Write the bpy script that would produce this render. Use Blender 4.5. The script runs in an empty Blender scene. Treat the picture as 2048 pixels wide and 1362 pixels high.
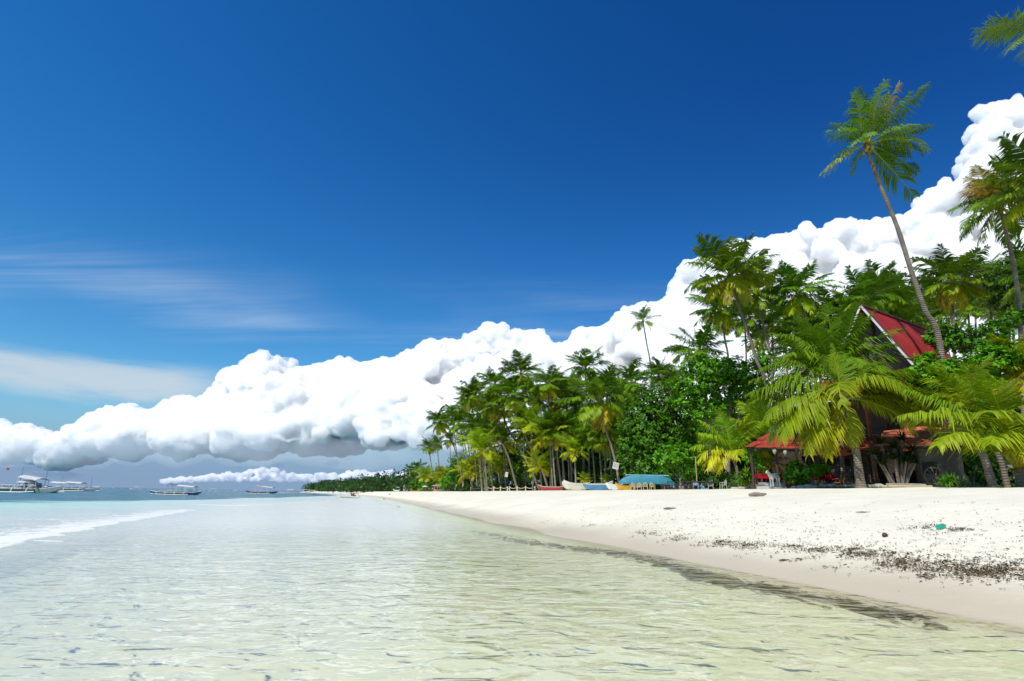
import bpy, bmesh, math, random
import numpy as np
from math import sin, cos, tan, pi, radians, atan2, hypot, sqrt, exp
from mathutils import Vector, Matrix, Quaternion, noise as mn
sc = bpy.context.scene
COL = sc.collection
# ---------------------------------------------------------------- camera
F = 1138.0; PITCH = math.atan(309.5/F); ROLL = math.atan(0.020); EYE = 1.5
cf = Vector((0, cos(PITCH), sin(PITCH))); r0 = Vector((1, 0, 0)); u0 = Vector((0, -sin(PITCH), cos(PITCH)))
cr = r0*cos(ROLL)+u0*sin(ROLL); cu = -r0*sin(ROLL)+u0*cos(ROLL)
cam = bpy.data.objects.new('camera', bpy.data.cameras.new('camera')); COL.objects.link(cam)
cam.data.sensor_width = 36.0; cam.data.lens = 36.0*F/2048
cam.data.clip_start = 0.1; cam.data.clip_end = 60000
cam.matrix_world = Matrix((( cr.x, cu.x, -cf.x, 0), (cr.y, cu.y, -cf.y, 0), (cr.z, cu.z, -cf.z, EYE), (0, 0, 0, 1)))
sc.camera = cam
# ---------------------------------------------------------------- light
SUN = Vector((-0.50, -0.72, 1.0)).normalized()
sd = bpy.data.lights.new('sun', 'SUN'); sd.energy = 4.7; sd.angle = radians(0.5); sd.color = (1.0, 0.955, 0.85)
so = bpy.data.objects.new('sun', sd); COL.objects.link(so); so.location = (-40, -40, 80)
so.rotation_euler = SUN.to_track_quat('Z', 'Y').to_euler()
sc.view_settings.view_transform = 'Standard'; sc.view_settings.look = 'None'
sc.view_settings.exposure = 0.0; sc.view_settings.gamma = 1.0; sc.view_settings.use_curve_mapping = False
sc.render.engine = 'CYCLES'
cy = sc.cycles
cy.use_denoising = True; cy.max_bounces = 24; cy.volume_bounces = 24; cy.transparent_max_bounces = 24; cy.diffuse_bounces = 3; cy.glossy_bounces = 3; cy.transmission_bounces = 4
cy.caustics_reflective = False; cy.caustics_refractive = False; cy.sample_clamp_indirect = 6.0
# ---------------------------------------------------------------- node helper
class NT:
    def __init__(s, tree): s.t = tree; s.n = tree.nodes; s.l = tree.links
    def add(s, typ, ins=None, **kw):
        n = s.n.new('ShaderNode'+typ)
        for k, v in kw.items(): setattr(n, k, v)
        for k, v in (ins or {}).items(): s.put(n.inputs[k], v)
        return n
    def put(s, sock, v):
        if isinstance(v, bpy.types.NodeSocket): s.l.new(v, sock)
        elif isinstance(v, bpy.types.Node): s.l.new(v.outputs[0], sock)
        else: sock.default_value = v
    def math(s, op, a, b=0.0, c=0.0, clamp=False):
        n = s.add('Math', {0: a, 1: b, 2: c}, operation=op, use_clamp=clamp); return n.outputs[0]
    def mix(s, f, a, b, blend='MIX'):
        n = s.n.new('ShaderNodeMix'); n.data_type = 'RGBA'; n.blend_type = blend
        s.put(n.inputs[0], f); s.put(n.inputs[6], a); s.put(n.inputs[7], b); return n.outputs[2]
    def ramp(s, f, stops, interp='LINEAR'):
        n = s.n.new('ShaderNodeValToRGB'); n.color_ramp.interpolation = interp; e = n.color_ramp.elements
        while len(e) < len(stops): e.new(0.5)
        for i, (p, c) in enumerate(stops):
            e[i].position = p; e[i].color = (c, c, c, 1) if isinstance(c, (int, float)) else (tuple(c)+(1,))[:4]
        s.put(n.inputs[0], f); return n.outputs[0]
    def smooth(s, x, a, b):
        n = s.add('MapRange', {0: x, 1: a, 2: b, 3: 0.0, 4: 1.0}, interpolation_type='SMOOTHSTEP'); return n.outputs[0]
    def noise(s, vec, scale, detail=4.0, rough=0.55, dist=0.0, out=0):
        return s.add('TexNoise', {'Vector': vec, 'Scale': scale, 'Detail': detail, 'Roughness': rough, 'Distortion': dist}).outputs[out]
# ---------------------------------------------------------------- sky
W = bpy.data.worlds.new('World'); sc.world = W; W.use_nodes = True
w = NT(W.node_tree); w.n.clear()
sky = w.add('TexSky', sky_type='NISHITA', sun_disc=False)
sky.sun_elevation = math.asin(SUN.z); sky.sun_rotation = atan2(SUN.x, SUN.y)
sky.altitude = 0; sky.air_density = 1.0; sky.dust_density = 0.4; sky.ozone_density = 4.0
tc = w.add('TexCoord'); sep = w.add('SeparateXYZ', {0: tc.outputs['Generated']})
X, Y, Z = sep.outputs
# deep tropical blue: more saturated, deeper towards the zenith and away from the sun
hs = w.add('HueSaturation', {'Hue': 0.506, 'Saturation': 1.32, 'Value': 1.0, 'Color': sky})
zen = w.smooth(Z, 0.02, 0.62)
side = w.smooth(X, -0.75, 0.75)
deep = w.mix(zen, (1.12, 1.48, 1.36, 1), (0.74, 1.42, 1.52, 1))
deep2 = w.mix(w.math('MULTIPLY', side, zen), (1, 1, 1, 1), (0.50, 0.50, 0.66, 1))
base = w.mix(1.0, w.mix(1.0, hs.outputs[0], deep, 'MULTIPLY'), deep2, 'MULTIPLY')
# rain-grey low sky beneath the cloud bank
low = w.math('SUBTRACT', 1.0, w.smooth(Z, 0.02, 0.16))
base = w.mix(w.math('MULTIPLY', low, 0.92), base, (2.15, 3.3, 5.5, 1))
# high thin cirrus on a flat layer
zc = w.math('ADD', w.math('MAXIMUM', Z, 0.0), 0.05)
px_, py_ = w.math('DIVIDE', X, zc), w.math('DIVIDE', Y, zc)
P = w.add('CombineXYZ', {0: px_, 1: py_, 2: 0.0})
Pr = w.add('Mapping', {'Vector': P, 'Rotation': (0, 0, radians(24)), 'Scale': (0.20, 1.7, 1)})
c1 = w.noise(Pr, 0.9, 8.0, 0.62, 0.9); c2 = w.noise(P, 0.42, 3.0, 0.5)
cir = w.math('MULTIPLY', w.smooth(c1, 0.42, 0.78), w.smooth(c2, 0.40, 0.62))
# only in the middle heights, left of the bank
cir = w.math('MULTIPLY', cir, w.math('MULTIPLY', w.smooth(Z, 0.12, 0.22), w.math('SUBTRACT', 1.0, w.smooth(Z, 0.27, 0.39))))
cir = w.math('MULTIPLY', cir, w.math('SUBTRACT', 1.0, w.smooth(X, 0.12, 0.42)))
base = w.mix(w.math('MULTIPLY', cir, 0.5), base, (7.2, 8.2, 9.2, 1))
# pale stratus sheet low on the left
ps = w.add('CombineXYZ', {0: X, 1: Y, 2: w.math('MULTIPLY', Z, 5.0)})
st = w.noise(ps, 3.2, 6.0, 0.55, 0.4)
zz = w.math('ADD', Z, w.math('MULTIPLY', w.math('SUBTRACT', st, 0.5), 0.06))
band = w.math('MULTIPLY', w.smooth(zz, 0.105, 0.135), w.math('SUBTRACT', 1.0, w.smooth(zz, 0.165, 0.185)))
band = w.math('MULTIPLY', band, w.math('SUBTRACT', 1.0, w.smooth(X, -0.52, -0.36)))
band = w.math('MULTIPLY', band, w.smooth(st, 0.25, 0.6))
base = w.mix(w.math('MULTIPLY', band, 0.8), base, (6.2, 7.0, 7.6, 1))
bg = w.add('Background', {'Color': base, 'Strength': 0.1})
w.l.new(bg.outputs[0], w.add('OutputWorld').inputs[0])
# ---------------------------------------------------------------- picture <-> place
def ray(px, py):
    return cf + cr*((px-1024)/F) + cu*(-(py-681)/F)
def at(px, py, y):
    d = ray(px, py); t = y/d.y; return Vector((d.x*t, y, EYE+d.z*t))
def gnd(px, py, z=0.0):
    d = ray(px, py); t = (z-EYE)/d.z; return Vector((d.x*t, d.y*t, z))
def depth(p): return (Vector(p)-Vector((0, 0, EYE))).dot(cf)
def proj(p):
    q = Vector(p)-Vector((0, 0, EYE)); k = q.dot(cf); return 1024+F*q.dot(cr)/k, 681-F*q.dot(cu)/k
def scale_at(y): return y*1.035/F          # metres per picture unit near the horizon
# ---------------------------------------------------------------- object helpers
def link(o, parent=None):
    COL.objects.link(o)
    if parent is not None: o.parent = parent
    return o
def tag(o, label=None, cat=None, group=None, kind=None):
    if label: o['label'] = label
    if cat: o['category'] = cat
    if group: o['group'] = group
    if kind: o['kind'] = kind
    return o
def empty(name, loc, rz=0.0, label=None, cat=None, group=None):
    o = bpy.data.objects.new(name, None); o.location = loc; o.rotation_euler = (0, 0, rz); o.empty_display_size = 0.3
    return tag(link(o), label, cat, group)
def np_mesh(name, v, f, mat, smooth=False, col=None, attrs=None):
    """v (n,3); f (m,k) array or list of tuples; col (n,3) point colours."""
    me = bpy.data.meshes.new(name); v = np.asarray(v, dtype=np.float32).reshape(-1, 3)
    if isinstance(f, np.ndarray):
        k = f.shape[1]; me.vertices.add(len(v)); me.vertices.foreach_set('co', v.ravel())
        me.loops.add(f.size); me.loops.foreach_set('vertex_index', f.astype(np.int32).ravel())
        me.polygons.add(len(f)); me.polygons.foreach_set('loop_start', np.arange(0, f.size, k, dtype=np.int32))
        me.update(calc_edges=True)
    else:
        me.from_pydata(v.tolist(), [], f); me.update()
    if smooth: me.polygons.foreach_set('use_smooth', np.ones(len(me.polygons), dtype=bool))
    if col is not None:
        a = me.color_attributes.new('tint', 'FLOAT_COLOR', 'POINT')
        c = np.ones((len(v), 4), dtype=np.float32); c[:, :3] = col; a.data.foreach_set('color', c.ravel())
    for k, arr in (attrs or {}).items():
        a = me.attributes.new(k, 'FLOAT', 'POINT'); a.data.foreach_set('value', np.asarray(arr, dtype=np.float32))
    if mat is not None:
        for m in (mat if isinstance(mat, (list, tuple)) else [mat]): me.materials.append(m)
    return me
def obj(name, me, parent=None, loc=(0, 0, 0), rot=(0, 0, 0)):
    o = bpy.data.objects.new(name, me); o.location = loc; o.rotation_euler = rot
    return link(o, parent)
class MB:
    """collects simple shapes into one mesh"""
    def __init__(s): s.v = []; s.f = []
    def _add(s, v, f):
        b = len(s.v); s.v += [tuple(p) for p in v]; s.f += [tuple(i+b for i in q) for q in f]; return s
    def box(s, c, size, rot=None, taper=1.0):
        R = rot.to_matrix() if isinstance(rot, Quaternion) else (Matrix.Rotation(rot, 3, 'Z') if rot else Matrix.Identity(3))
        v = []
        for z in (-.5, .5):
            k = 1.0 if z < 0 else taper
            for x, y in ((-.5, -.5), (.5, -.5), (.5, .5), (-.5, .5)):
                v.append(Vector(c)+R @ Vector((x*size[0]*k, y*size[1]*k, z*size[2])))
        return s._add(v, [(3, 2, 1, 0), (4, 5, 6, 7), (0, 1, 5, 4), (1, 2, 6, 5), (2, 3, 7, 6), (3, 0, 4, 7)])
    def bar(s, a, b, wd, h=None):
        a, b = Vector(a), Vector(b); d = b-a; h = h or wd
        q = d.to_track_quat('X', 'Z'); return s.box((a+b)/2, (d.length, wd, h), q)
    def tube(s, pts, rad, n=8, cap=True):
        pts = [Vector(p) for p in pts]; rad = rad if isinstance(rad, (list, tuple)) else [rad]*len(pts)
        v = []; ref = Vector((0.31, 0.17, 1)) if abs((pts[-1]-pts[0]).normalized().z) < 0.8 else Vector((1, 0.2, 0))
        for i, p in enumerate(pts):
            t = (pts[min(i+1, len(pts)-1)]-pts[max(i-1, 0)]).normalized()
            a = t.cross(ref).normalized(); b = t.cross(a)
            for k in range(n):
                w_ = 2*pi*k/n; v.append(p+(a*cos(w_)+b*sin(w_))*rad[i])
        f = [(i*n+k, i*n+(k+1) % n, (i+1)*n+(k+1) % n, (i+1)*n+k) for i in range(len(pts)-1) for k in range(n)]
        if cap: f += [tuple(range(n-1, -1, -1)), tuple((len(pts)-1)*n+k for k in range(n))]
        return s._add(v, f)
    def lathe(s, prof, n=16, c=(0, 0, 0), wob=0.0, rnd=None):
        v = []; c = Vector(c)
        for r, z in prof:
            for k in range(n):
                a = 2*pi*k/n; v.append(c+Vector((r*cos(a), r*sin(a), z)))
        f = [(i*n+k, i*n+(k+1) % n, (i+1)*n+(k+1) % n, (i+1)*n+k) for i in range(len(prof)-1) for k in range(n)]
        f += [tuple(range(n-1, -1, -1)), tuple((len(prof)-1)*n+k for k in range(n))]
        return s._add(v, f)
    def poly(s, pts, thick):
        """flat polygon extruded by vector thick"""
        n = len(pts); t = Vector(thick); v = [Vector(p) for p in pts]+[Vector(p)+t for p in pts]
        f = [tuple(range(n-1, -1, -1)), tuple(range(n, 2*n))]+[(i, (i+1) % n, n+(i+1) % n, n+i) for i in range(n)]
        return s._add(v, f)
    def grid(s, rows):
        m = len(rows[0]); v = [p for r in rows for p in r]
        return s._add(v, [(i*m+j, i*m+j+1, (i+1)*m+j+1, (i+1)*m+j) for i in range(len(rows)-1) for j in range(m-1)])
    def build(s, name, mat, parent=None, smooth=False, loc=(0, 0, 0), fix=True):
        me = bpy.data.meshes.new(name); me.from_pydata(s.v, [], s.f); me.update()
        if fix:
            bm = bmesh.new(); bm.from_mesh(me); bmesh.ops.recalc_face_normals(bm, faces=bm.faces); bm.to_mesh(me); bm.free()
        if smooth:
            me.polygons.foreach_set('use_smooth', np.ones(len(me.polygons), dtype=bool))
            me.set_sharp_from_angle(angle=radians(40))
        if mat is not None: me.materials.append(mat)
        return obj(name, me, parent, loc)
def copy_tree(o, parent=None):
    c = o.copy(); link(c, parent)
    for ch in list(o.children): copy_tree(ch, c)
    return c
# ---------------------------------------------------------------- materials
def mat_new(name):
    m = bpy.data.materials.new(name); m.use_nodes = True; t = NT(m.node_tree); t.n.clear()
    return m, t
def finish(t, sh, disp=None): t.l.new(sh if isinstance(sh, bpy.types.NodeSocket) else sh.outputs[0], t.add('OutputMaterial').inputs[0])
def paint(name, c, rough=0.6, var=0.18, scale=3.0, bump=0.02, dirt=None, metal=0.0, spec=0.4):
    m, t = mat_new(name); co = t.add('TexCoord').outputs['Object']
    n1 = t.noise(co, scale, 5.0, 0.6); n2 = t.noise(co, scale*6, 4.0, 0.6)
    f = t.math('ADD', t.math('MULTIPLY', n1, 0.65), t.math('MULTIPLY', n2, 0.35))
    dk = dirt or tuple(x*(1-var*1.6) for x in c)
    cc = t.ramp(f, [(0.3, dk), (0.52, c), (0.75, tuple(min(1, x*(1+var*0.5)) for x in c))])
    b = t.add('Bump', {'Height': n2, 'Strength': 0.35, 'Distance': bump})
    p = t.add('BsdfPrincipled', {'Base Color': cc, 'Roughness': rough, 'Metallic': metal, 'Specular IOR Level': spec, 'Normal': b})
    finish(t, p); return m
def fabric(name, c, trans=0.35):
    m, t = mat_new(name); co = t.add('TexCoord').outputs['Object']; n1 = t.noise(co, 2.5, 5.0)
    cc = t.ramp(n1, [(0.3, tuple(x*0.82 for x in c)), (0.7, c)])
    d = t.add('BsdfDiffuse', {'Color': cc}); tr = t.add('BsdfTranslucent', {'Color': cc})
    finish(t, t.add('MixShader', {0: trans, 1: d.outputs[0], 2: tr.outputs[0]})); return m
def leafmat(name, trans=0.38, gloss=0.5, mult=(1, 1, 1)):
    m, t = mat_new(name); a = t.add('Attribute', attribute_name='tint').outputs['Color']
    r = t.add('ObjectInfo').outputs['Random']
    a = t.add('HueSaturation', {'Hue': t.math('MULTIPLY_ADD', r, 0.02, 0.49), 'Saturation': 1.0, 'Value': t.math('MULTIPLY_ADD', r, 0.3, 0.85), 'Color': a}).outputs[0]
    if mult != (1, 1, 1): a = t.mix(1.0, a, mult+(1,), 'MULTIPLY')
    p = t.add('BsdfPrincipled', {'Base Color': a, 'Roughness': gloss, 'Specular IOR Level': 0.2})
    ty = t.mix(1.0, a, (1.15, 1.0, 0.45, 1), 'MULTIPLY')
    tr = t.add('BsdfTranslucent', {'Color': ty})
    finish(t, t.add('MixShader', {0: trans, 1: p.outputs[0], 2: tr.outputs[0]})); return m
# ================================================================ the land and the water
shore_px = [(2048, 1252), (1900, 1226), (1700, 1186), (1500, 1146), (1250, 1097), (1100, 1068), (1000, 1047), (900, 1025), (840, 1011), (800, 1003)]
SH = [(60, -60), (22, -12), (11, 1.5)]+[tuple(gnd(*p).xy) for p in shore_px]+[(-42, 190), (-58, 240), (-88, 330), (-135, 450), (-200, 600), (-262, 740), (-300, 850), (-305, 940), (-260, 1040), (-120, 1300), (300, 2200), (900, 5200)]
SH = np.array(SH, dtype=float)
LAND = np.vstack([SH, [(9000, 6000), (9000, -60)]])
def sdist(x, y):
    """signed distance from the waterline, positive on land"""
    x = np.asarray(x, float); y = np.asarray(y, float); best = np.full(x.shape, 1e12)
    for (ax, ay), (bx, by) in zip(SH[:-1], SH[1:]):
        dx, dy = bx-ax, by-ay; t = np.clip(((x-ax)*dx+(y-ay)*dy)/(dx*dx+dy*dy), 0, 1)
        best = np.minimum(best, (x-ax-t*dx)**2+(y-ay-t*dy)**2)
    ins = np.zeros(x.shape, bool); n = len(LAND)
    for i in range(n):
        ax, ay = LAND[i]; bx, by = LAND[(i+1) % n]
        if ay == by: continue
        c = ((ay > y) != (by > y)) & (x < (bx-ax)*(y-ay)/(by-ay)+ax); ins ^= c
    d = np.sqrt(best); return np.where(ins, d, -d)
_rs = np.random.RandomState(4)
_w = [(_rs.uniform(-1, 1, 2), _rs.uniform(0, 6.3)) for _ in range(40)]
def wob(x, y, wl, seed=0, n=6):
    s = 0
    for i in range(n):
        k, ph = _w[(seed*7+i) % 40]; k = k/np.linalg.norm(k)*2*pi/(wl*(0.6+0.22*i)); s = s+np.sin(k[0]*x+k[1]*y+ph)
    return s/n
def smoothstep(a, b, x): t = np.clip((x-a)/(b-a), 0, 1); return t*t*(3-2*t)
def height(x, y):
    x = np.asarray(x, float); y = np.asarray(y, float); d = sdist(x, y)+0.35*wob(x, y, 7.0, 1)*np.clip(y/20, 0.3, 1.5)
    land = 2.5*(1-np.exp(-np.maximum(d, 0)/8.5))+0.045*wob(x, y, 5.0, 2)*smoothstep(1, 6, d)+0.03*wob(x, y, 1.7, 3)*smoothstep(3, 9, d)
    land = land+0.0*d
    # wooded rise on the far headland
    land = land+smoothstep(15, 120, d)*smoothstep(500, 800, y)*9
    sea = -0.055*np.minimum(-d, 9)-0.011*np.maximum(-d-9, 0); sea = np.maximum(sea, -6)
    # pale sand bar just under the surface
    bar = np.exp(-((x+30+0.02*(y-90))/16.0)**2)*np.exp(-((y-95)/45.0)**2)
    sea = sea*(1-0.82*bar)
    return np.where(d > 0, land, np.minimum(sea, -0.0))
_gx = np.arange(-60, 90.1, .5); _gy = np.arange(0, 170.1, .5); _GX, _GY = np.meshgrid(_gx, _gy, indexing='ij'); _GH = height(_GX.ravel(), _GY.ravel()).reshape(_GX.shape)
def gz(x, y):
    i, j = (x+60)/.5, y/.5
    if 0 <= i < len(_gx)-1 and 0 <= j < len(_gy)-1:
        a, b = int(i), int(j); u, v = i-a, j-b
        return float(_GH[a, b]*(1-u)*(1-v)+_GH[a+1, b]*u*(1-v)+_GH[a, b+1]*(1-u)*v+_GH[a+1, b+1]*u*v)
    return float(height(np.array([x]), np.array([y]))[0])
def on_ground(px, y):
    """point on the ground at depth y that shows at column px"""
    z = 2.4
    for _ in range(6):
        d = ray(px, 985.0); p = at(px, 985.0, y)
        # column px: x depends weakly on height because of the camera's roll
        lo = at(px, 1000.0, y); hi = at(px, 900.0, y); k = (z-lo.z)/(hi.z-lo.z); x = lo.x+(hi.x-lo.x)*k
        z = gz(x, y)
    return Vector((x, y, z))
def polar(rs, a0, a1, na):
    A = np.linspace(radians(a0), radians(a1), na); R, AA = np.meshgrid(rs, A, indexing='ij')
    x = R*np.sin(AA); y = R*np.cos(AA); n, m = R.shape
    i = np.arange(n*m).reshape(n, m)
    f = np.stack([i[:-1, :-1], i[:-1, 1:], i[1:, 1:], i[1:, :-1]], -1).reshape(-1, 4)
    return x.ravel(), y.ravel(), f
# --- sand: one sheet from the sea bed over the beach to the horizon
def sand_material():
    m, t = mat_new('sand'); geo = t.add('NewGeometry').outputs['Position']
    dist = t.add('Attribute', attribute_name='shore').outputs['Fac']
    n1 = t.noise(geo, 0.35, 6.0, 0.6); n2 = t.noise(geo, 9.0, 6.0, 0.65); n3 = t.noise(geo, 60.0, 3.0, 0.6)
    dry = t.ramp(n1, [(0.3, (0.73, 0.67, 0.53)), (0.55, (0.80, 0.745, 0.595)), (0.75, (0.83, 0.78, 0.64))])
    dry = t.mix(t.math('MULTIPLY', t.smooth(n3, 0.58, 0.75), 0.35), dry, (0.46, 0.42, 0.35, 1))
    edge = t.math('ADD', dist, t.math('MULTIPLY', t.math('SUBTRACT', n1, 0.5), 0.9))
    edge = t.math('ADD', edge, t.math('MULTIPLY', t.math('SUBTRACT', n2, 0.5), 0.5))
    wet = t.math('SUBTRACT', 1.0, t.smooth(edge, 0.2, 2.3))
    col = t.mix(t.math('MULTIPLY', wet, 0.9), dry, (0.52, 0.445, 0.32, 1))
    sub = t.math('SUBTRACT', 1.0, t.smooth(dist, -1.2, 0.05))
    bed = t.ramp(n1, [(0.33, (0.78, 0.80, 0.56)), (0.6, (0.90, 0.89, 0.69))])
    col = t.mix(sub, col, bed)
    col = t.mix(t.math('MULTIPLY', t.math('SUBTRACT', 1.0, t.smooth(dist, -14.0, -4.0)), 0.75), col, (0.90, 0.885, 0.80, 1))  # bed whitened offshore to stand in for the cloud's reflection
    # drowned weed and sea grass on the bed, with the trees' dark reflection painted in
    weed = t.add('Attribute', attribute_name='weed').outputs['Fac']
    st = t.add('Mapping', {'Vector': geo, 'Rotation': (0, 0, radians(18)), 'Scale': (1.3, 0.5, 1)})
    wn = t.noise(st, 2.2, 8.0, 0.75, 0.9)
    wk = t.smooth(t.math('ADD', weed, t.math('MULTIPLY', t.math('SUBTRACT', wn, 0.5), 3.0)), 0.28, 0.66); wk = t.math('MULTIPLY', wk, t.smooth(weed, 0.05, 0.30))
    col = t.mix(t.math('MULTIPLY', wk, 0.97), col, t.ramp(n2, [(0.35, (0.012, 0.012, 0.003)), (0.7, (0.085, 0.062, 0.014))]))
    n4 = t.noise(geo, 2.4, 3.0, 0.5, 0.3); hgt = t.math('ADD', t.math('ADD', t.math('MULTIPLY', n2, 0.6), t.math('MULTIPLY', n3, 0.12)), t.math('MULTIPLY', n4, 1.1))
    b = t.add('Bump', {'Height': hgt, 'Strength': t.math('MULTIPLY_ADD', wet, -0.4, 0.55), 'Distance': 0.06})
    p = t.add('BsdfPrincipled', {'Base Color': col, 'Roughness': t.math('MULTIPLY_ADD', wet, -0.42, 0.9), 'Specular IOR Level': 0.3, 'Normal': b})
    finish(t, p); return m
weed_px = [(930, 1052, .2), (980, 1063, .45), (1050, 1077, .6), (1120, 1088, .6), (1200, 1098, .7), (1300, 1117, .75), (1350, 1130, .85), (1420, 1150, 1.0), (1500, 1166, 1.0), (1560, 1178, .7), (1640, 1192, .75), (1720, 1208, .8), (1800, 1225, .75), (1860, 1238, .55), (1920, 1250, .3)]
weed_xy = [(gnd(a, b).xy, c) for a, b, c in weed_px]
rs = np.concatenate([np.geomspace(3.0, 120, 330), np.geomspace(123, 9000, 120)])
x, y, f = polar(rs, -62, 62, 520)
d = sdist(x, y); z = height(x, y)
wd = np.zeros(len(x))
for (a, ka), (b, kb) in zip(weed_xy[:-1], weed_xy[1:]):
    dx, dy = b[0]-a[0], b[1]-a[1]; t = np.clip(((x-a[0])*dx+(y-a[1])*dy)/(dx*dx+dy*dy), 0, 1)
    q = np.sqrt((x-a[0]-t*dx)**2+(y-a[1]-t*dy)**2); wdth = 0.40+0.008*np.hypot(x, y)
    wd = np.maximum(wd, (ka+(kb-ka)*t)*np.exp(-(q/wdth)**2))
weedA = wd
xb, yb, fb = polar(np.concatenate([[0.5], np.geomspace(3, 9000, 40)]), 62, 298, 60)
zb = height(xb, yb); n0 = len(x)
me = np_mesh('sand', np.concatenate([np.stack([x, y, z], 1), np.stack([xb, yb, zb], 1)]), np.concatenate([f, fb+n0]), sand_material(), True,
             attrs={'shore': np.concatenate([d, sdist(xb, yb)]), 'weed': np.concatenate([wd, np.zeros(len(xb))])})
tag(obj('beach', me), 'white sand beach rising from the clear shallows to the palms', kind='structure')
# --- water
edge_px = [(-300, 1006), (0, 1003), (250, 1002), (420, 999), (560, 995), (660, 992), (740, 988.5), (790, 987)]
edge_a = []; edge_r = []
for a, b in edge_px:
    g = gnd(a, b); edge_a.append(atan2(g.x, g.y)); edge_r.append(hypot(g.x, g.y))
def water_material():
    m, t = mat_new('sea_water'); geo = t.add('NewGeometry').outputs['Position']
    reef = t.add('Attribute', attribute_name='reef').outputs['Fac']; tq = t.add('Attribute', attribute_name='turq').outputs['Fac']
    far = t.add('Attribute', attribute_name='far').outputs['Fac']; veil = t.add('Attribute', attribute_name='veil').outputs['Fac']; mid = t.add('Attribute', attribute_name='mid').outputs['Fac']; foam = t.add('Attribute', attribute_name='foam').outputs['Fac']
    mp = t.add('Mapping', {'Vector': geo, 'Rotation': (0, 0, radians(-24)), 'Scale': (0.85, 1.15, 1)})
    r1 = t.noise(mp, 2.0, 2.2, 0.45, 0.9); r2 = t.noise(mp, 7.0, 2.0, 0.5, 0.7); r3 = t.noise(mp, 0.16, 4.0, 0.55, 0.5)
    hgt = t.math('ADD', t.math('MULTIPLY', r1, 1.0), t.math('MULTIPLY', r2, 0.12)); hgt = t.math('ADD', hgt, t.math('MULTIPLY', t.math('MULTIPLY', r3, far), 9.0))
    b = t.add('Bump', {'Height': hgt, 'Strength': 1.0, 'Distance': 0.06})
    fr = t.add('Fresnel', {'IOR': 1.33, 'Normal': b}); frk = t.math('MULTIPLY', fr.outputs[0], t.math('MULTIPLY_ADD', t.math('MAXIMUM', reef, t.math('MAXIMUM', t.math('MULTIPLY', tq, 0.9), t.math('MULTIPLY', mid, 0.85))), -0.55, 1.0))
    gl = t.add('BsdfGlossy', {'Color': (1, 1, 1, 1), 'Roughness': t.math('MULTIPLY_ADD', mid, 0.15, 0.06), 'Normal': b})
    ripple = t.smooth(r3, 0.38, 0.62)
    deep = t.mix(ripple, (0.012, 0.085, 0.135, 1), (0.03, 0.17, 0.21, 1))
    turq = t.mix(ripple, (0.24, 0.56, 0.44, 1), (0.36, 0.63, 0.50, 1))
    pale = t.mix(mid, (0.83, 0.87, 0.70, 1), (0.88, 0.89, 0.81, 1))  # whiter farther out: bright cloud reflection put into the body colour
    dcol = t.mix(reef, t.mix(tq, pale, turq), deep)
    k = t.math('MAXIMUM', t.math('MULTIPLY', reef, 0.96), t.math('MULTIPLY_ADD', tq, 0.62, t.math('MULTIPLY', veil, t.math('MULTIPLY_ADD', mid, 0.45, 0.13))))
    tint = t.add('BsdfTransparent', {'Color': (0.975, 0.995, 0.93, 1)})
    body = t.add('MixShader', {0: k, 1: tint.outputs[0], 2: t.add('BsdfDiffuse', {'Color': dcol, 'Normal': b}).outputs[0]})
    s = t.add('MixShader', {0: frk, 1: body.outputs[0], 2: gl.outputs[0]})
    fn = t.math('ADD', t.math('MULTIPLY', t.noise(geo, 3.0, 7.0, 0.78, 1.2), 0.65), t.math('MULTIPLY', t.noise(geo, 1.1, 3.0, 0.6, 0.5), 0.35))
    fk = t.smooth(t.math('ADD', foam, t.math('MULTIPLY', t.math('SUBTRACT', fn, 0.5), 3.4)), 0.42, 0.66)
    fo = t.add('MixShader', {0: 0.25, 1: t.add('BsdfDiffuse', {'Color': (0.88, 0.89, 0.88, 1)}).outputs[0], 2: t.add('BsdfTransparent').outputs[0]})
    s = t.add('MixShader', {0: fk, 1: s.outputs[0], 2: fo.outputs[0]})
    finish(t, s); return m
rs = np.concatenate([np.geomspace(3.2, 75, 430), np.geomspace(76, 9000, 130)])
x, y, f = polar(rs, -62, 60, 640)
d = sdist(x, y); r = np.hypot(x, y); a = np.arctan2(x, y)
re = np.interp(a, edge_a, edge_r)
wb = 1+0.10*wob(x, y, 14, 1)+0.07*wob(x*0.4, y, 5, 2)
reef = smoothstep(0.93, 1.05, r/re*wb)*smoothstep(-1.2, -14, d)
tq = smoothstep(0.30, 0.90, r/re*wb)*smoothstep(-4, -26, d)*(1-0.75*np.exp(-((x+30)/17.0)**2)*np.exp(-((y-95)/50.0)**2))
amp = 0.011*np.exp(-r/40)*smoothstep(0, -1.5, d)
z = amp*(1.5*wob(x*0.8, y*1.25, 1.5, 0)+1.1*wob(x*0.7, y*1.4, 0.65, 3)+0.5*wob(x, y, 0.33, 4))
# low swell lines running in to the beach
z += 0.012*np.sin((x*0.42+y*0.55)*2.0+1.6*wob(x, y, 6, 5))*smoothstep(-0.6, -3, d)*np.exp(-r/30)
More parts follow.
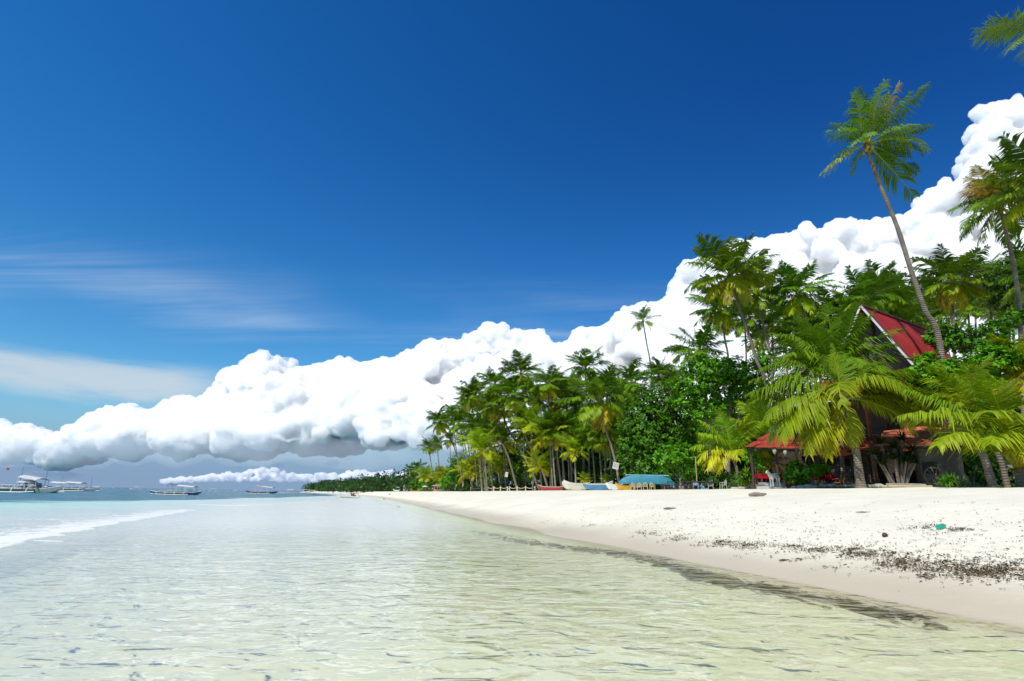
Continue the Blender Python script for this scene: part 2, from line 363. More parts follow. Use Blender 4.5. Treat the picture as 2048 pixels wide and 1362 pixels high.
# the breaking wavelet and its foam
foam_px = [(-160, 1140), (0, 1092), (60, 1080), (130, 1066), (210, 1051), (290, 1037), (350, 1027), (383, 1021)]
fo = np.zeros(len(x)); crest = np.zeros(len(x))
fp = [gnd(*p).xy for p in foam_px]
for (p, q) in zip(fp[:-1], fp[1:]):
    dx, dy = q[0]-p[0], q[1]-p[1]; L = hypot(dx, dy); t = ((x-p[0])*dx+(y-p[1])*dy)/(L*L); tt = np.clip(t, 0, 1)
    qd = np.hypot(x-p[0]-tt*dx, y-p[1]-tt*dy); side = ((x-p[0])*dy-(y-p[1])*dx)/L     # >0 on the near side
    wl = np.where(side > 0, 0.28, 2.8)+0.4*wob(x, y, 2.1, 3)
    fo = np.maximum(fo, np.exp(-(qd/np.maximum(wl, .1))**2)*np.where(side > 0, 1, 0.78)); crest = np.maximum(crest, np.exp(-(qd/0.7)**2))
for (p, s, k) in (((455, 1010.5), 2.2, .7), ((500, 1008.5), 2.4, .5), ((140, 1040), 1.3, .42), ((250, 1030), 1.8, .42), ((60, 1048), 1.2, .40), ((95, 1084), .25, .9)):
    g = gnd(*p); fo = np.maximum(fo, k*np.exp(-((x-g.x)/(s*2.2))**2-((y-g.y)/s)**2))
z += 0.05*crest
fo = np.maximum(fo, 0.28*smoothstep(0.35, .8, tq)*(1-reef)*smoothstep(.25, .7, wob(x, y, 9, 4)))
far = smoothstep(15, 90, r)
xb, yb, fb = polar(np.concatenate([[0.5], np.geomspace(3, 9000, 30)]), 60, 298, 50); n0 = len(x); zz = np.zeros(len(xb))
ct = lambda a: np.concatenate([a, zz])
me = np_mesh('sea', np.concatenate([np.stack([x, y, z], 1), np.stack([xb, yb, zz], 1)]), np.concatenate([f, fb+n0]), water_material(), True,
             attrs={'reef': ct(reef), 'turq': ct(tq), 'far': ct(far), 'mid': ct(smoothstep(7, 34, r)), 'veil': ct(smoothstep(0, -5, d)), 'foam': ct(fo)})
tag(obj('sea', me), 'clear shallow water turning turquoise then dark blue', kind='structure')
# ================================================================ clouds (several kilometres off)
def cloud_mat(name, c, dens=0.036):
    m, t = mat_new(name)
    v = t.add('VolumeScatter', {'Color': c+(1,), 'Density': dens, 'Anisotropy': 0.0})
    t.l.new(v.outputs[0], t.add('OutputMaterial').inputs[1]); return m
def tex(name, typ, size, **kw):
    x = bpy.data.textures.new(name, typ)
    if typ == 'VORONOI': x.noise_scale = size; x.distance_metric = 'DISTANCE_SQUARED'; x.weight_1 = 1.0; x.noise_intensity = 1.0
    else: x.noise_scale = size; x.noise_depth = 4
    return x
bm = bmesh.new(); bmesh.ops.create_icosphere(bm, subdivisions=3, radius=1.0)
ICO_V = np.array([v.co[:] for v in bm.verts]); ICO_F = np.array([[v.index for v in f.verts] for f in bm.faces]); bm.free()
def cloud(name, label, blobs, mat, voxel, bumps):
    """blobs: (centre, radii) ellipsoids fused into one skin, then billowed"""
    v = np.concatenate([ICO_V*np.array(r)+np.array(c) for c, r in blobs]); n = len(ICO_V)
    me = np_mesh(name, v, np.concatenate([ICO_F+i*n for i in range(len(blobs))]), None)
    o = obj(name, me)
    m = o.modifiers.new('fuse', 'REMESH'); m.mode = 'VOXEL'; m.voxel_size = voxel; m.use_smooth_shade = True
    for i, (size, st, typ) in enumerate(bumps):
        d = o.modifiers.new('billow', 'DISPLACE'); d.texture = tex(name+str(i), typ, size); d.texture_coords = 'LOCAL'; d.direction = 'NORMAL'
        d.strength = -st if typ == 'VORONOI' else st; d.mid_level = 0.22 if typ == 'VORONOI' else 0.5
    m = o.modifiers.new('seal', 'REMESH'); m.mode = 'VOXEL'; m.voxel_size = voxel; m.use_smooth_shade = True
    dg = bpy.context.evaluated_depsgraph_get(); me2 = bpy.data.meshes.new_from_object(o.evaluated_get(dg)); o.modifiers.clear(); o.data = me2; me2.name = name
    me2.materials.clear(); me2.materials.append(mat); me2.polygons.foreach_set('use_smooth', np.ones(len(me2.polygons), dtype=bool))
    return tag(o, label, 'cloud')
rnd = random.Random(11)
top = [(-200, 830), (-60, 850), (0, 842), (60, 850), (120, 864), (165, 838), (200, 814), (240, 804), (290, 816), (350, 797), (400, 792), (430, 775), (452, 742), (500, 712), (540, 698), (570, 706), (592, 738), (640, 727), (670, 713), (720, 722), (790, 707), (850, 682), (880, 673), (920, 682), (960, 661), (990, 643), (1020, 667), (1050, 656), (1090, 651), (1125, 692), (1142, 652), (1200, 641), (1240, 626), (1290, 597), (1340, 581), (1380, 522), (1430, 502), (1500, 477), (1560, 461), (1620, 451), (1700, 431), (1760, 442), (1830, 418), (1852, 385), (1910, 340), (1916, 300), (1946, 262), (1960, 216), (2000, 196), (2048, 196), (2120, 185), (2250, 230)]
bot = [(-200, 925), (0, 922), (270, 905), (420, 908), (700, 902), (830, 885), (900, 900), (1000, 930), (2250, 930)]
def lerp(tab, x):
    return float(np.interp(x, [a for a, _ in tab], [b for _, b in tab]))
def dist_c(px): return float(np.interp(px, [-200, 500, 1200, 2100], [7600, 6400, 5400, 4600]))
blobs = []
def blob(px, py, rpx, dd=0.0, sq=1.0):
    D = dist_c(px)+dd; s = D*1.03/F; c = at(px, py, D); blobs.append((c, (rpx*s, rpx*s*1.1, rpx*s*sq)))
x_ = -200.0
while x_ < 2230:                                   # cauliflower heads along the crest
    r = rnd.uniform(11, 24)*(1.0 if x_ < 1300 else 1.35); t_ = lerp(top, x_)
    blob(x_, t_+r*0.95, r, rnd.uniform(-60, 120)); x_ += r*rnd.uniform(0.75, 1.15)
for k in range(620):                               # body: rows deeper in
    x_ = rnd.uniform(-200, 2230); t_ = lerp(top, x_); b_ = lerp(bot, x_); v = rnd.random()
    r = rnd.uniform(16, 46)*(1 if x_ < 1300 else 1.35); yy = t_+r*1.15+(b_-t_-r*1.8)*v
    if yy < t_+r*1.1: yy = t_+r*1.1
    # keep inside the outline on both sides
    if min(lerp(top, x_-r*0.8), 9999) > yy-r*0.35 or lerp(top, x_+r*0.8) > yy-r*0.35: r *= 0.5
    mid = abs((yy-t_)/max(b_-t_, 1)-0.55)
    blob(x_, yy, r, -v*900*min(1, (b_-t_)/260)-rnd.uniform(0, 200), 0.9 if yy < b_-30 else 0.7)
x_ = -200.0
while x_ < 2230:                                   # solid heart
    t_ = lerp(top, x_); b_ = lerp(bot, x_); t_ = max(t_, lerp(top, x_-25), lerp(top, x_+25)); h_ = b_-t_
    if h_ > 40:
        n_ = max(1, int(h_/55))
        for k in range(n_): blob(x_, t_+26+(h_-46)*(k+0.5)/n_, min(46, h_*0.42), 120, 1.0)
    x_ += 26
for k in range(70):                                # ragged base
    x_ = rnd.uniform(-200, 1000); r = rnd.uniform(10, 26); blob(x_, lerp(bot, x_)-r*.5+rnd.uniform(-14, 12), r*1.3, rnd.uniform(-300, 250), 0.45)
for px_, py_, r_ in ((790, 862, 30), (820, 855, 28), (850, 845, 30), (805, 835, 34), (760, 868, 26), (835, 872, 24), (870, 862, 26)): blob(px_, py_, r_, -900, .8)
CW = cloud_mat('cloud_white', (0.93, 0.93, 0.93))
BANK = cloud('cloud_bank', 'towering white cumulus bank climbing from the horizon to the upper right', blobs, CW, 12.0,
      [(340, 140, 'VORONOI'), (190, 110, 'CLOUDS'), (130, 50, 'VORONOI'), (58, 30, 'VORONOI'), (27, 13, 'VORONOI')])
CC = cloud_mat('cloud_haze_cream', (0.80, 0.765, 0.69))  # distance haze put into the scatter colour as a cream tint
blobs = []
x_ = 325.0
ctop = [(320, 958), (400, 950), (450, 942), (500, 936), (545, 932), (600, 945), (640, 944), (690, 940), (720, 936), (760, 942), (785, 933), (810, 938), (835, 960)]
def fblob(px, py, r, D=9500): s = D*1.03/F; blobs.append((at(px, py, D), (r*s, r*s*1.2, r*s*0.8)))
while x_ < 835:
    t_ = lerp(ctop, x_); h_ = 966-t_
    for k in range(3):
        r = rnd.uniform(4, 8); yy = t_+r*0.8+max(h_-r*1.6, 0)*rnd.random(); fblob(x_+rnd.uniform(-5, 5), yy, r, 9500+rnd.uniform(-200, 200))
    x_ += rnd.uniform(3, 6)
cloud('cloud_bank', 'low cream cumulus row far off just above the sea horizon', blobs, CC, 16.0, [(150, 60, 'VORONOI'), (60, 28, 'VORONOI'), (26, 12, 'CLOUDS')])

# soft rain-grey veil under the bank and loose scraps of cloud near the horizon
def soft(name, label, items, dens, col, D, voxel=40, bumps=((260, 120, 'VORONOI'), (90, 60, 'CLOUDS'))):
    bl = []
    for px, py, rx, ry in items: s_ = D*1.03/F; bl.append((at(px, py, D), (rx*s_, rx*s_*.8, ry*s_)))
    return cloud(name, label, bl, cloud_mat(name+label[:8], col, dens), voxel, bumps)
soft('cloud_veil', 'faint grey rain veil hanging under the white cloud bank', [(x_, 905+rnd.uniform(-8, 8), rnd.uniform(60, 95), rnd.uniform(18, 34)) for x_ in range(-150, 990, 40)], 0.0011, (0.90, 0.94, 0.99), 5000)
for i, (px, py, rx, ry, dn) in enumerate(((150, 927, 34, 7, .0022), (222, 907, 40, 6, .003), (60, 935, 40, 7, .0018), (20, 905, 60, 12, .003), (250, 952, 10, 4, .004), (668, 928, 16, 5, .004), (742, 917, 12, 5, .003), (560, 930, 26, 6, .0016), (120, 950, 50, 5, .0014))):
    soft('cloud_scrap', ('loose cloud scrap above the long grey boat', 'flat grey cloud shelf under the left of the bank', 'thin pale cloud above the left edge boat', 'hazy cloud at the left frame edge', 'small bright puff left of the cream cloud row', 'small puff above the headland cloud row', 'tiny puff under the dark cloud base', 'thin grey scrap over the black boat', 'faint streak of cloud just over the left horizon')[i],
         [(px+rnd.uniform(-.7, .7)*rx, py+rnd.uniform(-.5, .5)*ry, rx*rnd.uniform(.3, .6), ry*rnd.uniform(.5, .9)) for k in range(7)], dn, (.97, .96, .94), 6900, 26)
# ================================================================ coconut palms
LEAF = leafmat('palm_leaf', 0.32, 0.42)
def trunk_material():
    m, t = mat_new('palm_trunk'); co = t.add('TexCoord').outputs['Object']; r = t.add('ObjectInfo').outputs['Random']
    wv = t.add('TexWave', {'Vector': co, 'Scale': 2.2, 'Distortion': 2.2, 'Detail': 3.0, 'Detail Scale': 1.2}, wave_type='BANDS', bands_direction='Z').outputs[1]
    n = t.noise(co, 1.3, 6.0, 0.65); n2 = t.noise(co, 14.0, 4.0, 0.6)
    c = t.ramp(t.math('ADD', t.math('MULTIPLY', n, 0.7), t.math('MULTIPLY', n2, 0.3)), [(0.3, (0.12, 0.105, 0.085)), (0.52, (0.24, 0.215, 0.18)), (0.72, (0.36, 0.335, 0.29))])
    c = t.mix(t.math('MULTIPLY', t.smooth(wv, 0.55, 0.95), 0.45), c, (0.10, 0.085, 0.065, 1))
    c = t.mix(1.0, c, t.ramp(r, [(0.0, (0.75, 0.72, 0.68)), (1.0, (1.1, 1.06, 1.0))]), 'MULTIPLY')
    b = t.add('Bump', {'Height': t.math('ADD', wv, t.math('MULTIPLY', n2, 0.6)), 'Strength': 0.8, 'Distance': 0.04})
    finish(t, t.add('BsdfPrincipled', {'Base Color': c, 'Roughness': 0.9, 'Specular IOR Level': 0.15, 'Normal': b})); return m
TRUNK = trunk_material()
NUT = paint('coconut', (0.34, 0.27, 0.05), 0.55, 0.3, 5.0)
GREEN = np.array((0.055, 0.125, 0.006)); FRESH = np.array((0.15, 0.30, 0.009)); YEL = np.array((0.38, 0.45, 0.012)); GOLD = np.array((0.58, 0.48, 0.018)); DEAD = np.array((0.30, 0.21, 0.11))
def hue(y):
    """0 dark green .. 0.35 fresh .. 0.7 yellow green .. 0.9 gold .. 1.2 dead"""
    return np.array([np.interp(y, [0, .35, .7, .95, 1.2], [GREEN[i], FRESH[i], YEL[i], GOLD[i], DEAD[i]]) for i in range(3)])
def frond(V, Fc, C, az, el, L, droop, y, rng, n=34, lw=0.075, ll=0.95, hang=0.5, org=(0, 0, 0), roll=0.0, bend=0.0, wind=0.0):
    """one feather frond: arching midrib with a row of folded leaflets either side"""
    S = 12; P = [np.array(org, float)]; T = []
    for i in range(S):
        t = (i+.5)/S; e = el-droop*(t**1.35); a = az+bend*t*t
        d = np.array((cos(a)*cos(e), sin(a)*cos(e), sin(e))); T.append(d); P.append(P[-1]+d*L/S)
    T.append(T[-1]); T = np.array(T); P = np.array(P)
    base = hue(y); rib = hue(min(y+0.28, 0.88))*1.05; tipc = hue(min(y+0.16, 1.2))
    side0 = np.array((-sin(az), cos(az), 0.0))
    def frame(t):
        k = t*S; i = min(int(k), S-1); u = k-i; p = P[i]*(1-u)+P[i+1]*u; d = T[i]*(1-u)+T[i+1]*u; d = d/np.linalg.norm(d)
        s = side0-d*np.dot(side0, d); s /= np.linalg.norm(s); nrm = np.cross(d, s)
        if nrm[2] < 0 and abs(nrm[2]) > 0.0: nrm = nrm if el > 1.2 else nrm
        c_, s_ = cos(roll*t), sin(roll*t); s2 = s*c_+nrm*s_; n2 = nrm*c_-s*s_
        return p, d, s2, n2
    # midrib: three sided, tapering
    b = len(V); R = 8
    for i in range(R+1):
        t = i/R; p, d, s, nn = frame(t); wv = (0.055*(1-t)**1.1+0.008)*L/4.5
        V += [p+s*wv, p-nn*wv*0.9, p-s*wv]; C += [rib]*3
    for i in range(R):
        for k in range(3):
            a_, c_ = b+i*3+k, b+i*3+(k+1) % 3; Fc.append((a_, c_, c_+3, a_+3))
    G = np.array((0, 0, -1.0)); Wv = np.array((1.0, 0.15, 0))
    gaps = [(rng.uniform(.3, .9), rng.uniform(.02, .09), rng.choice((-1, 1))) for _ in range(rng.randint(0, 4))]; torn = rng.uniform(.9, 1.0) if rng.rand() < .3 else 1.1
    for i in range(n):
        t = 0.16+0.84*(i+0.5)/n
        prof = sin(pi*min(1, (t-0.10)/0.90)**0.72)**0.75 if t < 0.985 else 0.25
        prof = max(prof, 0.30*(t > 0.8)); l0 = ll*prof*L/4.5*2.0
        p, d, s, nn = frame(t)
        for sg in (-1, 1):
            if rng.random() < 0.05 or t > torn or any(abs(t-g0) < g1 and sg == g2 for g0, g1, g2 in gaps): continue
            l = l0*rng.uniform(0.82, 1.12); fw = 0.42+0.55*t+rng.uniform(-.08, .08)
            d1 = s*sg+d*fw+nn*(0.30-0.25*t+rng.uniform(-.22, .22))+Wv*wind+G*hang*0.25; d1 /= np.linalg.norm(d1)
            d2 = d1+G*(hang*rng.uniform(0.7, 1.35))+Wv*wind; d2 /= np.linalg.norm(d2)
            wd = np.cross(d1, nn); q = np.linalg.norm(wd); wd = (wd/q if q > 1e-4 else d)*lw*L/4.5*(0.6+0.5*prof)*0.5
            wd = wd+nn*lw*0.12*rng.uniform(-1, 1)
            m_ = p+d1*l*0.5; e_ = m_+d2*l*0.5
            cc = base*rng.uniform(0.82, 1.2); ct = tipc*rng.uniform(0.8, 1.2)
            b = len(V); V += [p-wd*0.5, p+wd*0.5, m_+wd, m_-wd, e_]; C += [cc, cc, cc, cc, ct]
            Fc += [(b, b+1, b+2, b+3), (b+3, b+2, b+4)]
def pf(view, rows):
    """fronds as they look from the beach (angle in the picture, lean away from us, length, droop, hue) -> azimuth, elevation"""
    v = radians(view); R = np.array((1, 0, 0)); U = np.array((0, -sin(v), cos(v))); A = np.array((0, cos(v), sin(v))); out = []
    for ph, w_, l, dr, y in rows:
        d = cos(radians(ph))*R+sin(radians(ph))*U+w_*A; d /= np.linalg.norm(d)
        out.append((math.degrees(atan2(d[1], d[0])), math.degrees(math.asin(d[2])), l, dr, y))
    return out
def crown_mesh(name, seed, n=20, L=4.5, leafn=34, lw=0.075, spread=(-0.75, 1.38), droop=(0.5, 1.05), yel=(0.05, 0.75), hang=0.55, spear=True, dead=0, ll=0.95, wind=0.10, fronds=None, shift=0.0):
    """fronds: explicit list of (azimuth deg, elevation deg, length, droop, hue) in picture terms: azimuth 0 = right, 90 = away"""
    rng = np.random.RandomState(seed); V = []; Fc = []; C = []
    if fronds:
        for f in fronds:
            a, e, l, dr, y = f[:5]; roll = f[5] if len(f) > 5 else 0
            frond(V, Fc, C, radians(a), radians(e), l, dr, y, rng, leafn, lw, ll, hang, (0.12*cos(radians(a)), 0.12*sin(radians(a)), 0), roll, rng.uniform(-.2, .2), wind)
    else:
        for i in range(n):
            u = (i+0.5)/n; e = spread[1]+(spread[0]-spread[1])*u**0.85; az = i*2.39996+rng.uniform(-.35, .35)
            l = L*(0.72+0.34*sin(pi*min(1, u+0.25)))*rng.uniform(0.88, 1.1); dr = (droop[0]+(droop[1]-droop[0])*u)*rng.uniform(0.8, 1.15)
            y = yel[0]+(yel[1]-yel[0])*max(0, u-0.25)**1.5*1.5+rng.uniform(-.05, .12)+shift
            frond(V, Fc, C, az, e+rng.uniform(-.12, .12), l, dr, max(0, min(y, 0.95)), rng, leafn, lw, ll, hang*(0.7+0.6*u), (0.10*cos(az), 0.10*sin(az), 0.15-0.3*u), rng.uniform(-.5, .5), rng.uniform(-.3, .3), wind)
        for k in range(dead):
            az = rng.uniform(0, 6.28); frond(V, Fc, C, az, rng.uniform(-1.25, -0.9), L*0.75, 0.35, 1.15, rng, max(10, leafn//2), lw, ll*0.7, 0.9)
    if spear: frond(V, Fc, C, rng.uniform(0, 6.28), 1.48, L*0.75, 0.15, 0.42, rng, max(8, leafn//2), lw, ll*0.35, 0.0)
    # fibrous heart
    b = len(V); k = 8
    for zz, rr in ((-0.55, 0.17), (-0.15, 0.26), (0.25, 0.2), (0.7, 0.06)):
        for j in range(k): V.append(np.array((rr*cos(j*2*pi/k), rr*sin(j*2*pi/k), zz))); C.append(np.array((0.20, 0.15, 0.06)))
    for r_ in range(3):
        for j in range(k): Fc.append((b+r_*k+j, b+r_*k+(j+1) % k, b+(r_+1)*k+(j+1) % k, b+(r_+1)*k+j))
    return np_mesh(name, np.array(V), Fc, LEAF, False, np.array(C))
bm = bmesh.new(); bmesh.ops.create_icosphere(bm, subdivisions=2, radius=0.15, matrix=Matrix.Diagonal((1, 1, 1.25, 1)))
NUTME = bpy.data.meshes.new('coconut'); bm.to_mesh(NUTME); bm.free(); NUTME.materials.append(NUT); NUTME.polygons.foreach_set('use_smooth', np.ones(len(NUTME.polygons), dtype=bool))
# shared crowns: near / middle / far detail, full, ragged, weeping and young shapes
CR = {}
for i in range(4): CR['mid%d' % i] = crown_mesh('crown', 20+i, n=26+i, leafn=40, lw=0.145, ll=0.85, yel=(0.06, 0.78), hang=0.75+0.1*i, dead=i % 2)
for i in range(3): CR['weep%d' % i] = crown_mesh('crown', 40+i, n=30, leafn=38, lw=0.145, ll=0.85, spread=(-1.05, 1.3), droop=(0.6, 0.9), yel=(0.10, 0.98), hang=0.85, dead=2)
for i in range(3): CR['far%d' % i] = crown_mesh('crown', 60+i, n=19, leafn=20, lw=0.24, yel=(0.05, 0.6), hang=0.55)
for i in range(3): CR['young%d' % i] = crown_mesh('crown', 80+i, n=21, L=4.6, leafn=42, lw=0.115, spread=(0.0, 1.42), droop=(0.5, 1.55), yel=(0.34, 0.62), hang=0.7, shift=0.05+0.05*i, ll=0.9)
for i in range(3): CR['green%d' % i] = crown_mesh('crown', 100+i, n=27, leafn=40, lw=0.14, ll=0.85, spread=(-0.5, 1.4), droop=(0.5, 1.15), yel=(0.03, 0.42), hang=0.6)
for i in range(2): CR['thin%d' % i] = crown_mesh('crown', 120+i, n=14, leafn=34, lw=0.13, spread=(-0.6, 1.4), droop=(0.7, 1.1), yel=(0.12, 0.6), hang=0.45)
def trunk_obj(parent, base, pts, r0_, r1_, bulge=1.5, n=9):
    """curved tapering trunk through points (world), mesh kept relative to base"""
    P = [p-base for p in pts]; Q = []
    for i in range(len(P)-1):
        a = P[max(i-1, 0)]; b = P[i]; c = P[i+1]; d = P[min(i+2, len(P)-1)]
        for k in range(5):
            t = k/5; Q.append(0.5*((2*b)+(c-a)*t+(2*a-5*b+4*c-d)*t*t+(3*b-a-3*c+d)*t**3))
    Q.append(P[-1]); m = len(Q); rad = []
    for i in range(m):
        t = i/(m-1); rad.append((r0_+(r1_-r0_)*t)*(1+(bulge-1)*exp(-t*m*0.9/ max(1, m/10)))*(1+0.03*sin(i*2.7)))
    s = MB(); s.tube(Q, rad, n); o = s.build('trunk', TRUNK, parent, True); return o
PALMS = []
def palm(label, crown, Y, path, fl=None, rot=None, r=(0.17, 0.12), nuts=False, group='coconut palms behind the beach', bulge=1.5, tilt=None, base_px=None, sink=0.25, flat=None, mesh=None, cx=1.0):
    """path: picture points of the trunk from the ground up, the last one the crown; fl: frond length in picture units"""
    base = on_ground(path[0][0], Y); base.z -= sink*0
    t = empty('coconut_palm', base, 0, label, 'palm tree', group)
    low = base+Vector((0, 0, -sink)); pts = [low]+[at(px, py, Y) for px, py in path[1:]]
    if len(pts) == 2: pts.insert(1, (low*0.55+pts[1]*0.45)+Vector((0.02*(pts[1].z-low.z), 0, 0)))
    trunk_obj(t, base, pts, r[0], r[1], bulge)
    top = pts[-1]-base; rng = random.Random(len(PALMS)*7+3)
    s = (1.1*fl*depth(pts[-1])/F/4.5) if fl else 1.0
    d = (pts[-1]-pts[-2]).normalized()
    q = Vector((0, 0, 1)).rotation_difference((d+Vector((0, 0, 1.2))).normalized())
    rz = rng.uniform(0, 6.28) if rot is None else rot
    c = obj('crown', mesh or CR[crown], t, top); c.rotation_mode = 'QUATERNION'; c.rotation_quaternion = q @ Quaternion((0, 0, 1), rz); c.scale = (s*cx, s*cx, s)
    if nuts:
        for i in range(7):
            a = i*0.9+rng.uniform(-.3, .3); r_ = rng.uniform(.22, .36)*max(s, .7)
            obj('coconut', NUTME, t, top+Vector((r_*cos(a), r_*sin(a), -0.3-rng.uniform(0, .4))), (rng.uniform(-.4, .4), rng.uniform(-.4, .4), 0))
    PALMS.append(t); return t
# ---- the palms one can tell apart, from the far end of the grove to the near right edge
TALL = pf(32, [(116, -.1, 4.6, .25, .32), (104, .2, 4.6, .2, .06), (92, -.15, 4.9, .2, .34), (76, .0, 4.9, .3, 1.12), (60, -.1, 5.8, .35, .10), (138, .2, 3.6, .6, .10), (152, -.1, 4.6, .75, .16), (162, -.4, 3.0, 1.1, .36),
        (206, -.1, 4.6, .30, .60), (192, .5, 2.6, .6, .2), (44, -.5, 3.8, .8, .36), (26, .1, 5.2, .5, .06), (20, -.15, 4.8, 1.25, .40), (6, .2, 5.0, .8, .06), (342, -.1, 5.0, .6, .08), (318, -.15, 6.4, .25, .10), (252, .3, 2.6, .4, .16), (228, -.2, 2.2, .7, .2), (120, -.8, 2.8, 1.3, .34), (350, .6, 3.4, .6, .05)])
tall_me = crown_mesh('crown', 301, leafn=50, lw=0.075, fronds=TALL, hang=1.1, wind=0.03, ll=0.8)
palm('tallest coconut palm leaning left above the red gabled roof', None, 40, [(1905, 990), (1880, 690), (1850, 620), (1822, 540), (1795, 455), (1762, 375), (1738, 312), (1733, 288)], 96, 0.0, (0.20, 0.125), True, mesh=tall_me)
BIG = pf(7, [(164, -.1, 5.6, 1.15, .42), (172, -.3, 5.8, 1.35, .48), (178, .1, 5.6, 1.25, .40), (196, -.4, 5.0, 1.1, .58), (186, .3, 5.2, 1.0, .36), (140, -.5, 4.8, 2.35, .46), (120, -.7, 4.2, 2.2, .50), (150, .2, 5.6, 1.0, .30), (158, .4, 5.4, .9, .28), (140, .3, 5.2, .9, .30),
       (222, -.4, 4.2, .7, .70), (268, -.3, 3.0, .3, .62), (70, -.6, 4.4, 2.3, .46), (48, -.5, 4.8, 2.2, .44), (30, -.3, 5.0, 1.9, .50), (24, .0, 5.6, 1.35, .42), (38, .1, 5.2, .95, .34), (52, .3, 5.0, .9, .28), (14, .3, 5.6, 1.0, .32), (8, -.4, 5.0, 1.4, .46), (350, -.3, 4.2, 1.0, .5), (16, -.1, 6.2, 1.2, .42), (4, -.3, 5.4, 1.25, .48), (95, .2, 4.8, .7, .3), (110, .5, 5, .8, .25), (75, .5, 5, .8, .25)])
big_me = crown_mesh('crown', 302, leafn=60, lw=0.082, fronds=BIG, hang=1.1, ll=0.9, wind=0.04)
palm('broad yellow-green palm arching over the red plank awning', None, 35, [(1722, 972), (1712, 900), (1700, 850), (1685, 795)], 136, 0.0, (0.23, 0.15), True, bulge=1.75, mesh=big_me)
UP = pf(8, [(96, .0, 5.2, .3, .20), (86, -.2, 5.2, .35, .26), (105, .2, 5.0, .4, .22), (115, -.2, 5, .6, .26), (125, .1, 5.2, .8, .22), (140, -.2, 5.2, 1.1, .24), (150, .1, 5.4, 1.1, .20), (160, -.2, 5.2, 1.3, .26), (76, .0, 5.0, .5, .18), (66, -.2, 5.0, .9, .22), (55, .1, 5.2, 1.0, .20), (44, -.1, 5.2, 1.2, .24), (32, .2, 5.2, 1.1, .18), (95, -.8, 4.2, 1.9, .38), (60, -.8, 4.2, 1.9, .36), (125, -.8, 4.2, 1.9, .36), (20, 0, 5, 1.0, .22), (170, .3, 5, 1.0, .22), (110, .6, 5, .8, .15), (70, .6, 5, .8, .15)])
up_me = crown_mesh('crown', 303, leafn=54, lw=0.090, fronds=UP, hang=0.9, wind=0.04, ll=0.85)
palm('upright green palm standing between the broad palm and the gable', None, 41, [(1684, 960), (1680, 850), (1674, 755)], 120, 0.0, (0.2, 0.15), mesh=up_me)
RIGHT = pf(5, [(132, -.15, 6.2, 1.55, .52), (126, -.4, 5.6, 1.5, .50), (122, .1, 6.6, 1.35, .44), (116, -.3, 6.0, 1.3, .46), (112, .3, 6.2, .8, .32), (104, -.1, 5.8, .8, .38), (96, .2, 5.4, .4, .30), (100, -.5, 4.6, 1.6, .56), (110, -.6, 4.2, 2.0, .60), (84, -.4, 5, 1.2, .5), (70, .1, 5, .8, .4), (50, -.3, 5, 1.4, .45), (30, .2, 5, 1.2, .4)])
right_me = crown_mesh('crown', 304, leafn=62, lw=0.078, fronds=RIGHT, hang=1.0, wind=0.03)
palm('short stout palm with thick golden stalks at the right edge', None, 27, [(2046, 985), (2042, 960), (2038, 936)], 156, 0.0, (0.20, 0.2), bulge=1.2, mesh=right_me)
palm('leaning dark-trunked palm left of the stout golden palm', 'young0', 33, [(1988, 975), (1972, 925), (1955, 882), (1930, 805)], 84, 2.0, (0.22, 0.16), bulge=1.3)
palm('slim leaning palm just left of the stout golden palm', 'young1', 31, [(2016, 972), (2003, 925), (1986, 885), (1975, 835)], 80, 0.8, (0.14, 0.11), bulge=1.2)
SMALL = pf(4, [(140, -.2, 4.6, 1.75, .74), (150, -.4, 4.4, 1.8, .84), (132, .1, 4.6, 1.4, .50), (120, -.1, 4.8, 1.1, .44), (108, .1, 4.8, .7, .42), (98, -.1, 5.0, .45, .40), (90, .2, 4.8, .4, .36), (82, -.2, 4.8, .7, .42), (70, .0, 4.8, 1.0, .44), (58, .2, 4.4, 1.2, .42), (48, -.2, 4.2, 1.6, .48), (34, .1, 3.6, 1.7, .55), (160, -.5, 3.4, 1.9, .78), (100, -.8, 3.2, 2.3, .72), (60, -.7, 3.0, 2.2, .62), (112, .5, 4.6, .8, .36), (75, .5, 4.4, .9, .36)])
small_me = crown_mesh('crown', 305, leafn=52, lw=0.084, fronds=SMALL, hang=1.0, wind=-0.05)
palm('small golden palm drooping over the dark bamboo tables', None, 48, [(1484, 978), (1476, 950), (1468, 915)], 84, 0.0, (0.13, 0.12), bulge=1.2, mesh=small_me)
palm('young green palm rising behind the left end of the red awning', 'young0', 52, [(1545, 975), (1542, 930), (1538, 880)], 85, 1.0, (0.13, 0.12), bulge=1.2)
palm('young palm growing inside under the red plank awning', 'young2', 46, [(1536, 972), (1535, 950), (1535, 930)], 42, 2.4, (0.12, 0.1), bulge=1.2)
# tall group on the right
palm('tall fruiting palm with a long curved trunk left of the gable', 'mid1', 62, [(1560, 975), (1533, 775), (1514, 723), (1500, 676), (1481, 620), (1466, 572), (1461, 552)], 92, 0.6, (0.19, 0.125), True)
palm('dark palm just behind and right of the tall fruiting palm', 'green0', 75, [(1562, 975), (1541, 720), (1528, 655), (1514, 600), (1510, 588)], 74, 1.2, (0.18, 0.12))
palm('palm in front of the cloud below the tall fruiting palm', 'mid3', 85, [(1466, 975), (1458, 740), (1450, 680), (1439, 620)], 62, 3.1, (0.18, 0.12), True)
palm('palm leaning left out of the broad almond tree crown', 'mid0', 74, [(1425, 975), (1412, 800), (1398, 705)], 62, 0.2, (0.18, 0.12))
palm('tuft-topped palm midway between fruiting palm and gable', 'mid2', 72, [(1650, 975), (1625, 700), (1608, 630), (1595, 588)], 70, 4.0, (0.18, 0.12), True)
